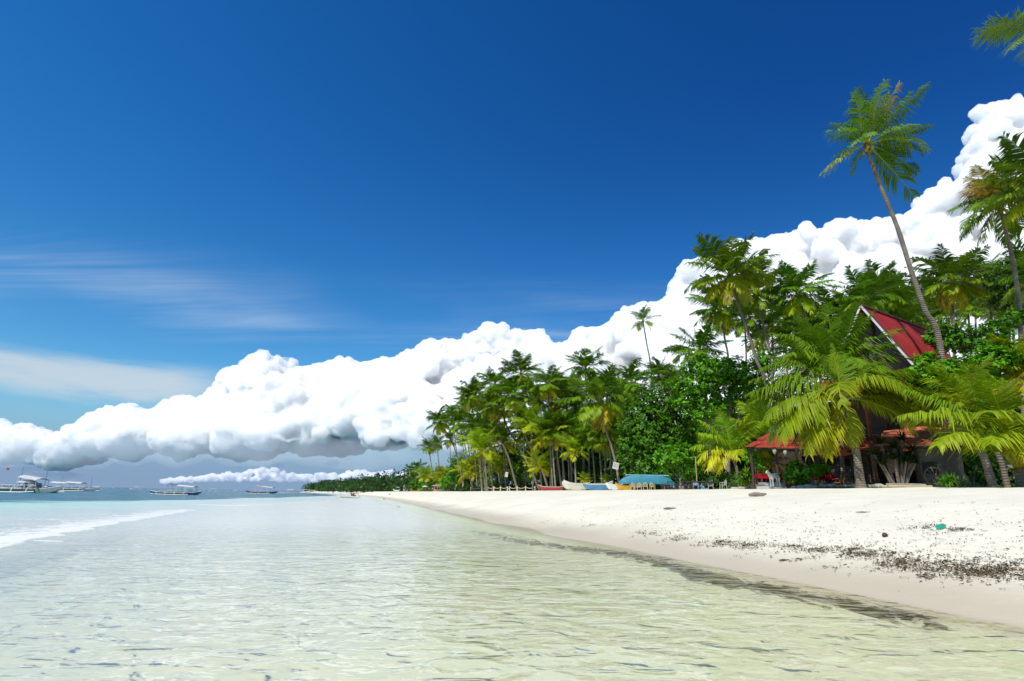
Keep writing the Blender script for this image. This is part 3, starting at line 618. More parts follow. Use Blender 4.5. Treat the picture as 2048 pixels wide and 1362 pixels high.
palm('small distant palm between the two bare trunks', 'mid1', 112, [(1524, 975), (1518, 760), (1514, 682)], 36, 2.0, (0.18, 0.12))
palm('thick-crowned palm peeping over the left slope of the gable', 'green1', 66, [(1735, 970), (1733, 700), (1728, 600)], 66, 0.9, (0.18, 0.12))
palm('feathery palm behind the ridge of the red roof', 'green2', 70, [(1775, 970), (1772, 700), (1768, 590)], 62, 5.0, (0.18, 0.12))
palm('bushy palm half hidden right of the upright green palm', 'mid0', 80, [(1640, 975), (1632, 760), (1628, 668)], 60, 3.3, (0.18, 0.12))
palm('hanging-fronded palm to the right of the tallest trunk', 'weep0', 62, [(1912, 970), (1908, 680), (1903, 562)], 74, 1.6, (0.18, 0.12), True)
palm('dark narrow palm between the hanging palm and the right edge', 'green0', 80, [(1995, 970), (1984, 650), (1976, 590), (1970, 556)], 48, 0.4, (0.19, 0.13))
EDGE = pf(28, [(150, -.1, 5.2, .75, 1.1), (135, .1, 4.4, .5, 1.05), (160, -.3, 5.4, 1.1, .34), (170, .1, 5.2, .8, .30), (185, -.2, 5.2, .9, .36), (200, -.1, 5.0, .8, .28), (215, .1, 4.8, .6, .22), (232, -.1, 4.4, .5, .20), (120, .2, 4.6, .4, 1.05), (105, -.1, 4.8, .4, .5), (90, .3, 4.6, .4, .2), (75, -.2, 4.8, .5, 1.0), (55, 0, 5, .6, .3), (35, -.1, 5.2, .8, .25), (15, .1, 5.2, .9, .2), (350, -.1, 5, .8, .25), (325, 0, 4.8, .6, .2), (300, .2, 4, .5, .2), (255, .2, 3.4, .4, .5), (145, -.6, 4, 1.4, .4), (100, -.7, 4, 1.4, .4)])
edge_me = crown_mesh('crown', 306, leafn=48, lw=0.102, fronds=EDGE, hang=0.85, ll=0.85)
palm('big ragged palm with dry grey fronds near the right edge', None, 46, [(2052, 970), (2043, 670), (2030, 545), (2013, 468), (2000, 412)], 89, 0.0, (0.19, 0.14), True, mesh=edge_me)
palm('palm partly out of frame below the ragged palm', 'green1', 52, [(2092, 970), (2085, 700), (2078, 560)], 92, 0.5, (0.19, 0.14))
palm('palm out of frame with one long frond across the upper right edge', 'mid1', 40, [(2110, 970), (2105, 600), (2096, 380)], 120, 0.3, (0.2, 0.14))
TOPR = [(176, 14, 5.2, .75, .12), (188, -12, 4.6, .85, .40), (160, 40, 4.6, .9, .2), (210, 20, 4.4, 1.2, .3), (120, 50, 5, .8, .2), (60, 40, 5, 1, .2), (0, 30, 5, 1, .2), (300, 20, 5, 1, .3), (250, 40, 4.4, 1, .3), (250, -20, 4.4, 1, .4), (330, -10, 4.4, 1, .4)]
topr_me = crown_mesh('crown', 307, leafn=56, lw=0.06, fronds=TOPR, hang=0.4)
palm('towering palm outside the frame whose frond tips enter the top right corner', None, 33, [(2150, 970), (2140, 500), (2122, 200), (2110, 62)], 118, 0.0, (0.2, 0.13), mesh=topr_me)
palm('yellow palm behind the shrubs at the right edge', 'young2', 36, [(2075, 970), (2068, 850), (2058, 760)], 95, 2.2, (0.16, 0.12))
# grove left of the almond tree
palm('slender lone palm standing high above the grove', 'thin0', 150, [(1312, 975), (1304, 775), (1300, 722), (1293, 685), (1286, 642)], 33, 0.2, (0.24, 0.16))
palm('spiky-topped palm at the left shoulder of the almond tree', 'weep1', 98, [(1272, 975), (1268, 860), (1264, 768)], 52, 2.4, (0.19, 0.14), True)
palm('palm with tousled top above the middle of the grove', 'green2', 122, [(1180, 975), (1176, 860), (1171, 738)], 44, 1.0, (0.2, 0.14), True)
palm('shaggy golden-skirted palm whose trunk carries the larger white sign', 'weep2', 86, [(1242, 980), (1232, 930), (1222, 890), (1207, 842), (1201, 802)], 72, 0.4, (0.18, 0.14))
palm('highest leaning palm of the grove with its trunk running down to the white boats', 'mid0', 128, [(1166, 980), (1140, 927), (1107, 887), (1085, 850), (1063, 810), (1049, 775), (1042, 748)], 46, 4.4, (0.24, 0.17), True)
palm('leaning palm second from left in the high row of the grove', 'weep0', 130, [(1082, 980), (1045, 905), (1017, 860), (1005, 825), (996, 795), (990, 770)], 40, 2.2, (0.22, 0.16))
palm('leaning palm with a dense round head under the highest palm', 'weep1', 124, [(1098, 980), (1085, 942), (1065, 900), (1045, 860), (1030, 822), (1024, 790)], 44, 5.2, (0.22, 0.16))
palm('yellow-skirted leaning palm standing behind the rope fence', 'weep2', 128, [(1036, 980), (1017, 915), (1002, 880), (992, 842), (984, 812)], 38, 3.4, (0.22, 0.16), True)
palm('dark shock-headed palm right of the highest leaning palm', 'weep0', 118, [(1102, 980), (1100, 880), (1096, 768)], 46, 0.0, (0.2, 0.15))
palm('palm with a gold-tinged crown behind the almond tree edge', 'mid2', 125, [(1140, 980), (1136, 880), (1131, 782)], 42, 1.1, (0.2, 0.15))
palm('lone leaning palm at the far left front of the grove', 'mid3', 190, [(930, 982), (912, 905), (895, 868), (880, 845)], 34, 0.9, (0.24, 0.17))
palm('green palm close behind the lone leaning palm', 'green1', 185, [(945, 982), (932, 900), (918, 846)], 33, 0.3, (0.22, 0.16))
palm('palm leaning over the green palm in the left grove', 'mid1', 165, [(965, 982), (952, 870), (942, 802)], 36, 3.0, (0.22, 0.16))
palm('palm with a twisted crown at the upper left of the grove', 'mid2', 160, [(975, 982), (962, 870), (950, 788)], 36, 5.0, (0.22, 0.16))
palm('tiny far palm sticking out over the headland, nearer one', 'far0', 300, [(872, 985), (864, 940), (858, 895)], 22, 1.0, (0.26, 0.2))
palm('tiny far palm sticking out over the headland, darker one', 'far1', 310, [(884, 985), (878, 930), (874, 888)], 20, 2.0, (0.26, 0.2))
palm('small dark palm at the tip of the dense treeline', 'far2', 340, [(826, 985), (824, 965), (822, 944)], 17, 2.0, (0.26, 0.2))
palm('small dark palm second from the tip of the treeline', 'far0', 335, [(842, 985), (839, 960), (836, 938)], 18, 3.0, (0.26, 0.2))
for lb, cr_, Y_, px_, py_, bx_, fl_ in (
    ('young palm with long gold fronds above the boats at left', 'young2', 112, 1100, 880, 1106, 56), ('young green palm behind the crossing trunks', 'young0', 122, 1062, 852, 1066, 46),
    ('low gold palm at the foot of the crossing trunks', 'young2', 118, 1080, 938, 1084, 38), ('bushy young palm left of the smaller white sign', 'young1', 128, 962, 905, 972, 50),
    ('young palm over the smaller white sign', 'young0', 132, 1006, 890, 1012, 44), ('gold young palm hanging low at the left of the rope fence', 'young2', 130, 938, 948, 948, 36),
    ('low yellow palm behind the rope fence, beside the smaller white sign', 'young2', 136, 1000, 940, 1004, 34), ('young palm between the white boats and the forest', 'young1', 105, 1150, 905, 1152, 40),
    ('yellow-green palm beside the thatched kiosk', 'young1', 235, 852, 955, 855, 24), ('yellow palm leaning over the thatched kiosk', 'young2', 220, 882, 955, 886, 24),
    ('stubby gold palmlet sprouting behind the white boats', 'young2', 96, 1170, 962, 1170, 18), ('stubby green palmlet between trunks behind the blue boat', 'young1', 94, 1216, 964, 1216, 18)):
    palm(lb, cr_, Y_, [(bx_, 980), (px_*0.5+bx_*0.5, (py_+982)/2), (px_, py_)], fl_, None, (0.17, 0.14), bulge=1.2)
# back rows of the grove: nothing tells these apart
rnd = random.Random(5)
back = [(905, 835, 215), (928, 815, 200), (968, 825, 175), (1008, 820, 160), (1060, 790, 150), (1078, 800, 140), (1112, 800, 140), (1146, 790, 140), (1158, 815, 125), (1190, 775, 150), (1212, 770, 145), (1232, 790, 130), (1250, 800, 130), (1318, 752, 125), (1345, 760, 120),
        (900, 880, 230), (925, 880, 215), (952, 860, 190), (985, 860, 165), (1040, 840, 150), (1120, 850, 130), (1160, 860, 125), (1075, 870, 145), (1240, 850, 120),
        (1485, 640, 100), (1570, 640, 95), (1540, 655, 100), (1610, 660, 92), (1660, 630, 90), (1700, 625, 88), (1800, 620, 85), (1835, 625, 90), (1860, 590, 95), (1880, 640, 85), (1935, 615, 90), (1950, 590, 95), (2010, 610, 80), (2035, 590, 75), (1800, 655, 76), (1640, 720, 76), (1590, 700, 84), (1725, 660, 78)]
for px_, py_, Y_ in back:
    k = rnd.choice(['mid0', 'mid1', 'mid2', 'mid3', 'green0', 'green1', 'green2', 'weep0'])
    palm('coconut palm crowded in the back rows of the grove', k, Y_, [(px_+rnd.uniform(2, 22), 975), (px_+rnd.uniform(0, 9), py_+60), (px_, py_)], 4.6/scale_at(Y_)*rnd.uniform(.88, 1.1), None, (0.18, 0.13), group='palms in the back rows')
# bare trunks seen between the front palms
for px_, tx_, Y_ in ((1112, 1103, 110), (1124, 1110, 112), (1132, 1120, 114), (1192, 1184, 104), (1206, 1197, 100), (1212, 1210, 98), (1226, 1218, 96), (955, 948, 150), (964, 958, 150), (975, 967, 146), (1144, 1141, 118), (1052, 1048, 138), (1072, 1068, 136), (986, 980, 140)):
    palm('grey palm trunk among those standing in the shade behind the boats and fence', rnd.choice(['green0', 'green1', 'mid2']), Y_, [(px_, 978), ((px_+tx_)/2, 930), (tx_, 870+rnd.uniform(-22, 10))], 4.4/scale_at(Y_), None, (0.17, 0.13), group='palms standing in the shade')
# ================================================================ broadleaf trees, shrubs, undergrowth, headland
BROAD = leafmat('broad_leaf', 0.22, 0.42)
BARK = paint('bark', (0.20, 0.165, 0.13), 0.9, 0.35, 2.0, 0.04)
def leaf_quads(P, D, Nn, L, Wd, col, fold=0.12):
    """one kite shaped leaf per point: P base, D axis, Nn face normal"""
    D = D/np.linalg.norm(D, axis=1, keepdims=True); S = np.cross(D, Nn); S = S/np.maximum(np.linalg.norm(S, axis=1, keepdims=True), 1e-6); Nn = np.cross(S, D)
    L = L[:, None]; Wd = Wd[:, None]; mid = P+D*L*0.58+Nn*L*fold
    v = np.stack([P, mid+S*Wd*0.5, P+D*L-Nn*L*fold*0.5, mid-S*Wd*0.5], 1).reshape(-1, 3)
    f = np.arange(len(v)).reshape(-1, 4); return v, f, np.repeat(col, 4, 0)
def unit(rng, n):
    v = rng.normal(size=(n, 3)); return v/np.linalg.norm(v, axis=1, keepdims=True)
def foliage(rng, lobes, leaf=0.32, per=7, dens=1.0, cols=((0.045, 0.16, 0.012), (0.10, 0.30, 0.015)), shell=(0.62, 1.08), rosette=True, flat=0.0):
    """lobes: (centre, (rx,ry,rz), clusters). Leaves sit in rosettes spread through the outer part of each lobe."""
    VV = []; FF = []; CC = []; off = 0; c0, c1 = np.array(cols[0]), np.array(cols[1])
    for c, r, n in lobes:
        n = int(n*dens); u = unit(rng, n); k = rng.uniform(shell[0]**3, shell[1]**3, n)**(1/3)
        bump = 1+0.16*np.sin(u[:, 0]*7+c[0])*np.sin(u[:, 1]*6+c[1])*1.0+0.12*np.sin(u[:, 2]*9+u[:, 0]*5)
        p = np.array(c)+u*np.array(r)*(k*bump)[:, None]
        out = u/np.array(r); out /= np.linalg.norm(out, axis=1, keepdims=True); out = out*0.8+np.array((0, 0, 0.55+flat)); out /= np.linalg.norm(out, axis=1, keepdims=True)
        m = n*per; P = np.repeat(p, per, 0); O = np.repeat(out, per, 0)
        rd = unit(rng, m); tang = rd-O*np.sum(rd*O, 1, keepdims=True); tang /= np.maximum(np.linalg.norm(tang, axis=1, keepdims=True), 1e-6)
        D = tang*0.9+O*rng.uniform(-0.25, 0.75, (m, 1)); Nn = O+unit(rng, m)*0.35
        L = leaf*rng.uniform(0.45, 1.3, m)*np.repeat(rng.uniform(.75, 1.2, n), per); P = P+unit(rng, m)*leaf*0.35
        tone = np.clip(np.repeat(rng.uniform(0, 1, n), per)*0.6+rng.uniform(0, .4, m), 0, 1)[:, None]
        col = (c0+(c1-c0)*tone)*rng.uniform(0.8, 1.2, (m, 1))
        v, f, cc = leaf_quads(P, D, Nn, L, L*rng.uniform(0.5, 0.68, m), col)
        VV.append(v); FF.append(f+off); CC.append(cc); off += len(v)
    return np.concatenate(VV), np.concatenate(FF), np.concatenate(CC)
def tree(name, label, cat, Y, lobes_px, leaf, cols, base_px, group=None, per=7, dens=1.0, seed=1, trunk_r=0.25, shell=(0.6, 1.08), base_py=None, limbs=True, depth_k=0.9, flat=0.0, stems=1):
    """lobes_px: (px, py, rx, ry, clusters[, dY]) in picture units at depth Y"""
    rng = np.random.RandomState(seed); base = on_ground(base_px, Y); t = empty(name, base, 0, label, cat, group); lobes = []
    for lb in lobes_px:
        px, py, rx, ry, n = lb[:5]; dy = lb[5] if len(lb) > 5 else 0
        c = at(px, py, Y+dy); s = depth(c)/F; lobes.append((np.array(c-base), (rx*s, rx*s*depth_k, ry*s), n))
    v, f, c = foliage(rng, lobes, leaf, per, dens, cols, shell, flat=flat)
    obj('crown', np_mesh('crown', v, f, BROAD, False, c), t)
    s = MB(); rr = random.Random(seed)
    for k in range(stems):
        o = Vector((rr.uniform(-.5, .5)*trunk_r*4*(stems > 1), rr.uniform(-.3, .3)*(stems > 1), -0.2)); lo = min(lobes, key=lambda q: q[0][2]); top_ = Vector(np.mean([q[0] for q in lobes], 0)); fork = o.lerp(top_, 0.35)
        s.tube([o, o.lerp(fork, .5)+Vector((rr.uniform(-.2, .2), 0, 0)), fork], [trunk_r*1.25, trunk_r, trunk_r*.8], 8)
        for c_, r_, n in (lobes if limbs else lobes[:1]):
            e = Vector(c_); m_ = fork.lerp(e, .55)+Vector((rr.uniform(-.3, .3), rr.uniform(-.3, .3), .15*(e-fork).length*.3))
            s.tube([fork, m_, e], [trunk_r*.6, trunk_r*.38, trunk_r*.15], 6)
    s.build('trunk', BARK, t, True); return t
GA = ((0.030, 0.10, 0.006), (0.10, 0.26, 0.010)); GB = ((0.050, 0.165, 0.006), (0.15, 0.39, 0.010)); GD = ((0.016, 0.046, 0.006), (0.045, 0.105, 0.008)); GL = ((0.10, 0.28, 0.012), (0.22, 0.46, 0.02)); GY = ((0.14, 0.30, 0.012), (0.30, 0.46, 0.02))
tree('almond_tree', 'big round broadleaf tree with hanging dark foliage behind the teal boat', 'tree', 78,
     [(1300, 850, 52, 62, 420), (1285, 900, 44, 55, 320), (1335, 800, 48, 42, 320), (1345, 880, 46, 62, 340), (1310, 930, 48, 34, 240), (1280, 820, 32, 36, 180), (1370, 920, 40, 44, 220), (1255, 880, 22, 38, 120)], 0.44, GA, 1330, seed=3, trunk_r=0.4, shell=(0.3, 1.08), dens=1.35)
tree('almond_tree', 'broad layered almond tree with bright top above the golden palm', 'tree', 72,
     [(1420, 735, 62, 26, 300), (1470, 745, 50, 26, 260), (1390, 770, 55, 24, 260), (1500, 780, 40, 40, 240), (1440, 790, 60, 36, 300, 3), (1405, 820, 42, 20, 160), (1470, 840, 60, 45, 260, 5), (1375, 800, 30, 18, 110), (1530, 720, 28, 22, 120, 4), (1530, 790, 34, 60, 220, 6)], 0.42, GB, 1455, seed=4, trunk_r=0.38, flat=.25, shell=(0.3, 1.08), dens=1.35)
tree('shrub', 'bright low shrub in front of the broad almond tree', 'shrub', 66, [(1350, 908, 36, 22, 200), (1378, 925, 26, 22, 130), (1330, 922, 22, 18, 100), (1395, 905, 20, 12, 70)], 0.36, GB, 1358, seed=5, trunk_r=0.1)
tree('almond_tree', 'leafy almond tree spreading bright clusters across the red roof', 'tree', 36,
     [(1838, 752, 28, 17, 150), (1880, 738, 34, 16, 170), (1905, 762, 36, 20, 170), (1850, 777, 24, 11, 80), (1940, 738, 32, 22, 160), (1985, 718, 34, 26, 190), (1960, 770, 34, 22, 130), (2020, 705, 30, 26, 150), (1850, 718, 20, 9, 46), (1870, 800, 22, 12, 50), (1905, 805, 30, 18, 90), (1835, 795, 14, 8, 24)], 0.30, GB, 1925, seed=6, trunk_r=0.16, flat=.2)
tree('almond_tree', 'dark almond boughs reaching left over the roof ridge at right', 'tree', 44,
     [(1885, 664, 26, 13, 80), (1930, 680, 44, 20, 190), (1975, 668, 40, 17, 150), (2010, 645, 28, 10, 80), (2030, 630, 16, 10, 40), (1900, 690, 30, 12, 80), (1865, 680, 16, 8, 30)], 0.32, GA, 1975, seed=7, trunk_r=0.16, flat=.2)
tree('broadleaf_tree', 'dark leafy tree behind the ragged palm near the right edge', 'tree', 58, [(2010, 560, 34, 20, 110), (2038, 530, 30, 34, 140), (2020, 600, 40, 16, 110), (2044, 580, 26, 30, 100)], 0.40, GD, 2042, seed=8, trunk_r=0.2, flat=.2)
tree('shrub', 'bright rounded shrub right of the white horse statue', 'shrub', 40, [(1592, 940, 17, 15, 80), (1582, 950, 12, 14, 50), (1602, 952, 13, 12, 45), (1590, 930, 11, 7, 24)], 0.26, GB, 1595, seed=9, trunk_r=0.05, per=6)
tree('shrub', 'light green spreading shrub on a thin stem before the awning', 'shrub', 39, [(1632, 940, 18, 8, 55), (1618, 946, 12, 6, 26), (1646, 938, 12, 6, 26)], 0.26, GL, 1625, seed=10, trunk_r=0.04, per=6, flat=.3)
tree('sapling', 'thin almond sapling with three leafy tiers left of the statue', 'sapling', 42, [(1502, 900, 10, 7, 24), (1502, 917, 13, 8, 36), (1519, 928, 8, 9, 26)], 0.24, GB, 1516, seed=11, trunk_r=0.03, per=6)
tree('shrub', 'feathery green plant on the terrace beside a dark post', 'shrub', 44, [(1655, 925, 15, 5, 30), (1672, 922, 12, 4, 20), (1690, 924, 9, 4, 14)], 0.25, GA, 1668, seed=12, trunk_r=0.03, per=6, flat=.4)
tree('shrub', 'tangled dim shrub between stone wall and leaning palms', 'shrub', 36, [(1935, 905, 18, 18, 60), (1950, 930, 20, 20, 66), (1925, 880, 22, 18, 60), (1955, 955, 18, 14, 36), (1975, 900, 16, 20, 44)], 0.26, GA, 1945, seed=13, trunk_r=0.06, per=6, shell=(0.3, 1.1))
tree('shrub', 'green broadleaf shrub beside the leftmost young palms', 'shrub', 205, [(905, 955, 16, 15, 90), (918, 965, 12, 12, 50), (890, 967, 12, 9, 40)], 0.85, GB, 905, seed=14, trunk_r=0.2, per=6)
for i, (px_, py_, Y_, r_, cols) in enumerate(((870, 962, 260, 18, GA), (835, 968, 300, 14, GA), (815, 972, 330, 10, GD), (855, 975, 280, 14, GB), (793, 974, 380, 9, GD))):
    tree('broadleaf_tree', ('dim broadleaf tree in the treeline behind the kiosk', 'bushy broadleaf tree farther along the treeline than the kiosk', 'dark low tree near the thin end of the treeline', 'bright leafy bush standing left of the kiosk', 'last dark tree at the left end of the treeline')[i], 'tree', Y_,
         [(px_, py_, r_, r_*.75, 70), (px_-r_*.7, py_+r_*.4, r_*.7, r_*.55, 40), (px_+r_*.7, py_+r_*.3, r_*.8, r_*.6, 46)], 1.1, cols, px_, seed=30+i, trunk_r=.3, per=6)
# background wood behind the palms: one shared tree, many individuals
def wood_tree(seed):
    rng = np.random.RandomState(seed); lobes = [((rng.uniform(-2.5, 2.5), rng.uniform(-2, 2), rng.uniform(3, 8.5)), (rng.uniform(2.0, 3.2),)*2+(rng.uniform(1.8, 2.8),), 75) for _ in range(9)]
    v, f, c = foliage(rng, lobes, 0.62, 6, 1.0, GD if seed % 2 else GA); return np_mesh('crown', v, f, BROAD, False, c)
WT = [wood_tree(i) for i in (1, 2, 4)]
tk = MB(); tk.tube([(0, 0, -.3), (0.1, 0, 2.5), (0, 0.2, 5.5)], [.3, .24, .15], 7); tkm = tk.build('trunk', BARK, None, True); TKM = tkm.data; bpy.data.objects.remove(tkm)
wood = [(880, 262, 1.0), (905, 245, 1.15), (928, 228, 1.3), (950, 210, 1.3), (975, 196, 1.4), (1000, 186, 1.35), (1024, 178, 1.4), (1048, 172, 1.4), (1072, 166, 1.4), (1096, 160, 1.4), (1120, 154, 1.45), (1144, 150, 1.45), (1170, 146, 1.5), (1196, 140, 1.5), (1222, 134, 1.5), (1250, 126, 1.45),
        (1285, 112, 1.3), (1330, 104, 1.3), (1380, 98, 1.3), (1425, 94, 1.3), (1470, 90, 1.25), (1510, 86, 1.2), (1555, 82, 1.15), (1600, 78, 1.1), (1645, 74, 1.15), (1690, 70, 1.15), (1735, 70, 1.2), (1780, 70, 1.25), (1830, 68, 1.2), (1880, 64, 1.2), (1930, 60, 1.15), (1975, 57, 1.1), (2020, 54, 1.1), (2065, 52, 1.1)]
for i, (px_, Y_, s_) in enumerate(wood):
    t = empty('broadleaf_tree', on_ground(px_, Y_), i*1.3, 'dark broadleaf tree filling the wood behind the palms', 'tree', 'dark trees of the wood behind the palms')
    a = obj('crown', WT[i % 3], t); a.scale = (s_, s_, s_*1.05); b = obj('trunk', TKM, t); b.scale = (s_,)*3
# undergrowth in the shade below the palms
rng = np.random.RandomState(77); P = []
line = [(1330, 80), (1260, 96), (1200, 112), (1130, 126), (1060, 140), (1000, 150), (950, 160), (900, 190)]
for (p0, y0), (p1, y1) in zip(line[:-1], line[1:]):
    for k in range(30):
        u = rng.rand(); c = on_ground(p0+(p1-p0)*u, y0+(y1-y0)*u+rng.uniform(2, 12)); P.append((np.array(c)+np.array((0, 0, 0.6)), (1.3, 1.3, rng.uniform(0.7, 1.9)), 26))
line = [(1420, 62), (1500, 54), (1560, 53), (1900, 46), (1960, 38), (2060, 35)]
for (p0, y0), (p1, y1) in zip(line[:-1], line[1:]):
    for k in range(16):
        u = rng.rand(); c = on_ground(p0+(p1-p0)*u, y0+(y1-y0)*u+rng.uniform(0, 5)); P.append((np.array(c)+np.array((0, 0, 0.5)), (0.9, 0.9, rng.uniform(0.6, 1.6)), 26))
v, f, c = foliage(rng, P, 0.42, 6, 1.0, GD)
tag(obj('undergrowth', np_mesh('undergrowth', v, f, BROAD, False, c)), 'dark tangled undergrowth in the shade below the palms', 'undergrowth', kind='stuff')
# far wooded headland: reads as one mass
P = []
for k in range(5200):
    y_ = rng.uniform(330, 980); x_ = rng.uniform(-330, -20)
    d_ = float(sdist(np.array([x_]), np.array([y_]))[0])
    if 6 < d_ < 75:
        h_ = rng.uniform(3.0, 6.5)*(0.8+0.4*min(1, d_/30)); P.append((np.array((x_, y_, gz(x_, y_)+h_*0.75)), (rng.uniform(3, 5.5),)*2+(h_,), 16))
    if len(P) > 620: break
v, f, c = foliage(rng, P, 2.0, 5, 1.0, ((0.018, 0.055, 0.012), (0.045, 0.115, 0.018)))
tag(obj('far_woods', np_mesh('far_woods', v, f, BROAD, False, c)), 'dark green wooded headland closing the bay', 'woods', kind='stuff')
for lb, px_, py_, Y_ in (('tiny dark palm on the headland skyline, left one', 702, 964, 700), ('tiny dark palm on the headland skyline, right one', 736, 963, 640)):
    palm(lb, 'far1', Y_, [(px_, 985), (px_, 974), (px_, py_)], 6.5, None, (.2, .15))
# ================================================================ the gabled house and the beach restaurant
def red_roof():
    m, t = mat_new('red_metal_roof'); co = t.add('TexCoord').outputs['Object']
    n = t.noise(co, 0.7, 6.0, 0.6); n2 = t.noise(co, 5.0, 5.0, 0.65)
    c = t.ramp(t.math('ADD', t.math('MULTIPLY', n, .6), t.math('MULTIPLY', n2, .4)), [(0.32, (0.21, 0.020, 0.018)), (0.52, (0.37, 0.026, 0.025)), (0.72, (0.43, 0.06, 0.05))])
    u = t.add('Attribute', attribute_name='u').outputs['Fac']
    rib = t.add('TexWave', {'Vector': t.add('CombineXYZ', {0: u, 1: 0, 2: 0}), 'Scale': 1.6, 'Distortion': 0.0, 'Detail': 0.0}, wave_type='BANDS', bands_direction='X').outputs[1]
    b = t.add('Bump', {'Height': rib, 'Strength': 0.5, 'Distance': 0.03})
    finish(t, t.add('BsdfPrincipled', {'Base Color': c, 'Roughness': 0.5, 'Normal': b, 'Specular IOR Level': 0.3})); return m
REDROOF = red_roof(); WHITE = paint('white_trim', (0.60, 0.59, 0.56), 0.6, 0.12, 3, 0.01); DARKRED = paint('dark_red_trim', (0.10, 0.03, 0.028), 0.7)
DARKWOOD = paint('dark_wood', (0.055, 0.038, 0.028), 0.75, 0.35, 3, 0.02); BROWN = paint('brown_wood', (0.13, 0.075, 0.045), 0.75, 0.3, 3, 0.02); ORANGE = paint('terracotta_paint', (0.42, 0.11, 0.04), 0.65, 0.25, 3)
STONE = paint('coral_stone_wall', (0.235, 0.205, 0.17), 0.9, 0.35, 2.6, 0.08); CONC = paint('pale_concrete', (0.50, 0.49, 0.46), 0.85, 0.15, 2, 0.02); GREYB = paint('grey_board', (0.30, 0.30, 0.28), 0.8, 0.2)
PLANK = paint('red_plank', (0.36, 0.045, 0.028), 0.7, 0.35, 4.0, 0.02); REDCLOTH = fabric('red_cloth', (0.42, 0.012, 0.02), 0.1); RATTAN = paint('rattan', (0.30, 0.13, 0.055), 0.6, 0.3, 9)
def weave():
    m, t = mat_new('woven_bamboo'); co = t.add('TexCoord').outputs['Object']
    a = t.add('TexVoronoi', {'Vector': co, 'Scale': 7.0}).outputs['Color']; n = t.noise(co, 18, 3)
    c = t.mix(t.math('MULTIPLY', t.smooth(n, .4, .65), .7), (0.075, 0.062, 0.055, 1), (0.27, 0.235, 0.21, 1)); c = t.mix(0.25, c, a, 'MULTIPLY')
    finish(t, t.add('BsdfPrincipled', {'Base Color': c, 'Roughness': .9})); return m
WEAVE = weave()
def tile_mat():
    m, t = mat_new('clay_tile'); co = t.add('TexCoord').outputs['Object']
    n = t.noise(co, 3.5, 5.0, 0.6); v = t.add('TexVoronoi', {'Vector': co, 'Scale': 4.5}).outputs['Distance']
    c = t.ramp(n, [(0.3, (0.26, 0.05, 0.025)), (0.5, (0.46, 0.11, 0.05)), (0.72, (0.55, 0.2, 0.11))])
    b = t.add('Bump', {'Height': v, 'Strength': 0.6, 'Distance': 0.06})
    finish(t, t.add('BsdfPrincipled', {'Base Color': c, 'Roughness': .8, 'Normal': b})); return m
TILE = tile_mat()
def plane_u(name, rows, mat, parent, thick, udir):
    """roof sheet through a grid of points, given thickness downwards; attribute u runs along the ridge"""
    P = np.array([[tuple(p) for p in r] for r in rows]); n, m = P.shape[:2]; top = P.reshape(-1, 3); bot_ = top-np.array((0, 0, thick)); v = np.concatenate([top, bot_]); k = n*m
    f = []
    for i in range(n-1):
        for j in range(m-1):
            a = i*m+j; f += [(a, a+1, a+m+1, a+m), (a+k, a+m+k, a+m+1+k, a+1+k)]
    for i in range(n-1): f += [(i*m, (i+1)*m, (i+1)*m+k, i*m+k), (i*m+m-1, i*m+m-1+k, (i+1)*m+m-1+k, (i+1)*m+m-1)]
    for j in range(m-1): f += [(j, j+k, j+1+k, j+1), ((n-1)*m+j, (n-1)*m+j+1, (n-1)*m+j+1+k, (n-1)*m+j+k)]
    return obj(name, np_mesh(name, v, f, mat, attrs={'u': v @ np.array(udir)}), parent)
g_ = Vector((0.84, 0.543, 0)); e_ = Vector((0.543, -0.84, 0)); UPV = Vector((0, 0, 1))
APX = at(1722, 612, 44.0)
w_ = 2.0
for _ in range(40):                       # half width that lands the near eave corner where it shows
    q = APX+e_*w_; lo = proj(Vector((q.x, q.y, 10.6)))[0]; w_ += (1830-lo)*0.012
EV = APX+e_*w_
zz_ = 10.0
for _ in range(30): zz_ += (proj(Vector((EV.x, EV.y, zz_)))[1]-728)*0.025
RISE = APX.z-zz_; BACK = 11.5
gnd_h = gz(APX.x, APX.y)
house = empty('gable_house', (APX.x, APX.y, gnd_h), 0, 'tall house with steep red gabled roof and white bargeboards', 'house')
def L(p): return Vector(p)-house.location
def roofside(sg):
    rows = [[L(APX+e_*sg*w_*k/4-UPV*RISE*k/4+g_*BACK*j/6) for j in range(7)] for k in range(5)]
    return plane_u('roof', rows, REDROOF, house, 0.16, tuple(g_))
rf = roofside(1); roofside(-1)
rc = MB(); rc.bar(L(APX+UPV*0.06), L(APX+g_*BACK+UPV*0.06), 0.3, 0.16); rc.build('ridge_cap', DARKRED, rf)
for sg in (1, -1):
    a, b = APX-g_*0.08, APX+e_*sg*w_*1.05-UPV*RISE*1.05-g_*0.08
    s = MB(); s.bar(L(a), L(b), 0.05, 0.15); s.build('bargeboard', WHITE, house)
    s = MB(); s.bar(L(APX+g_*0.35+UPV*0.03), L(APX+e_*sg*w_*.98-UPV*RISE*.98+g_*0.35+UPV*0.05), 0.62, 0.05); s.build('verge_strip', DARKRED, rf)
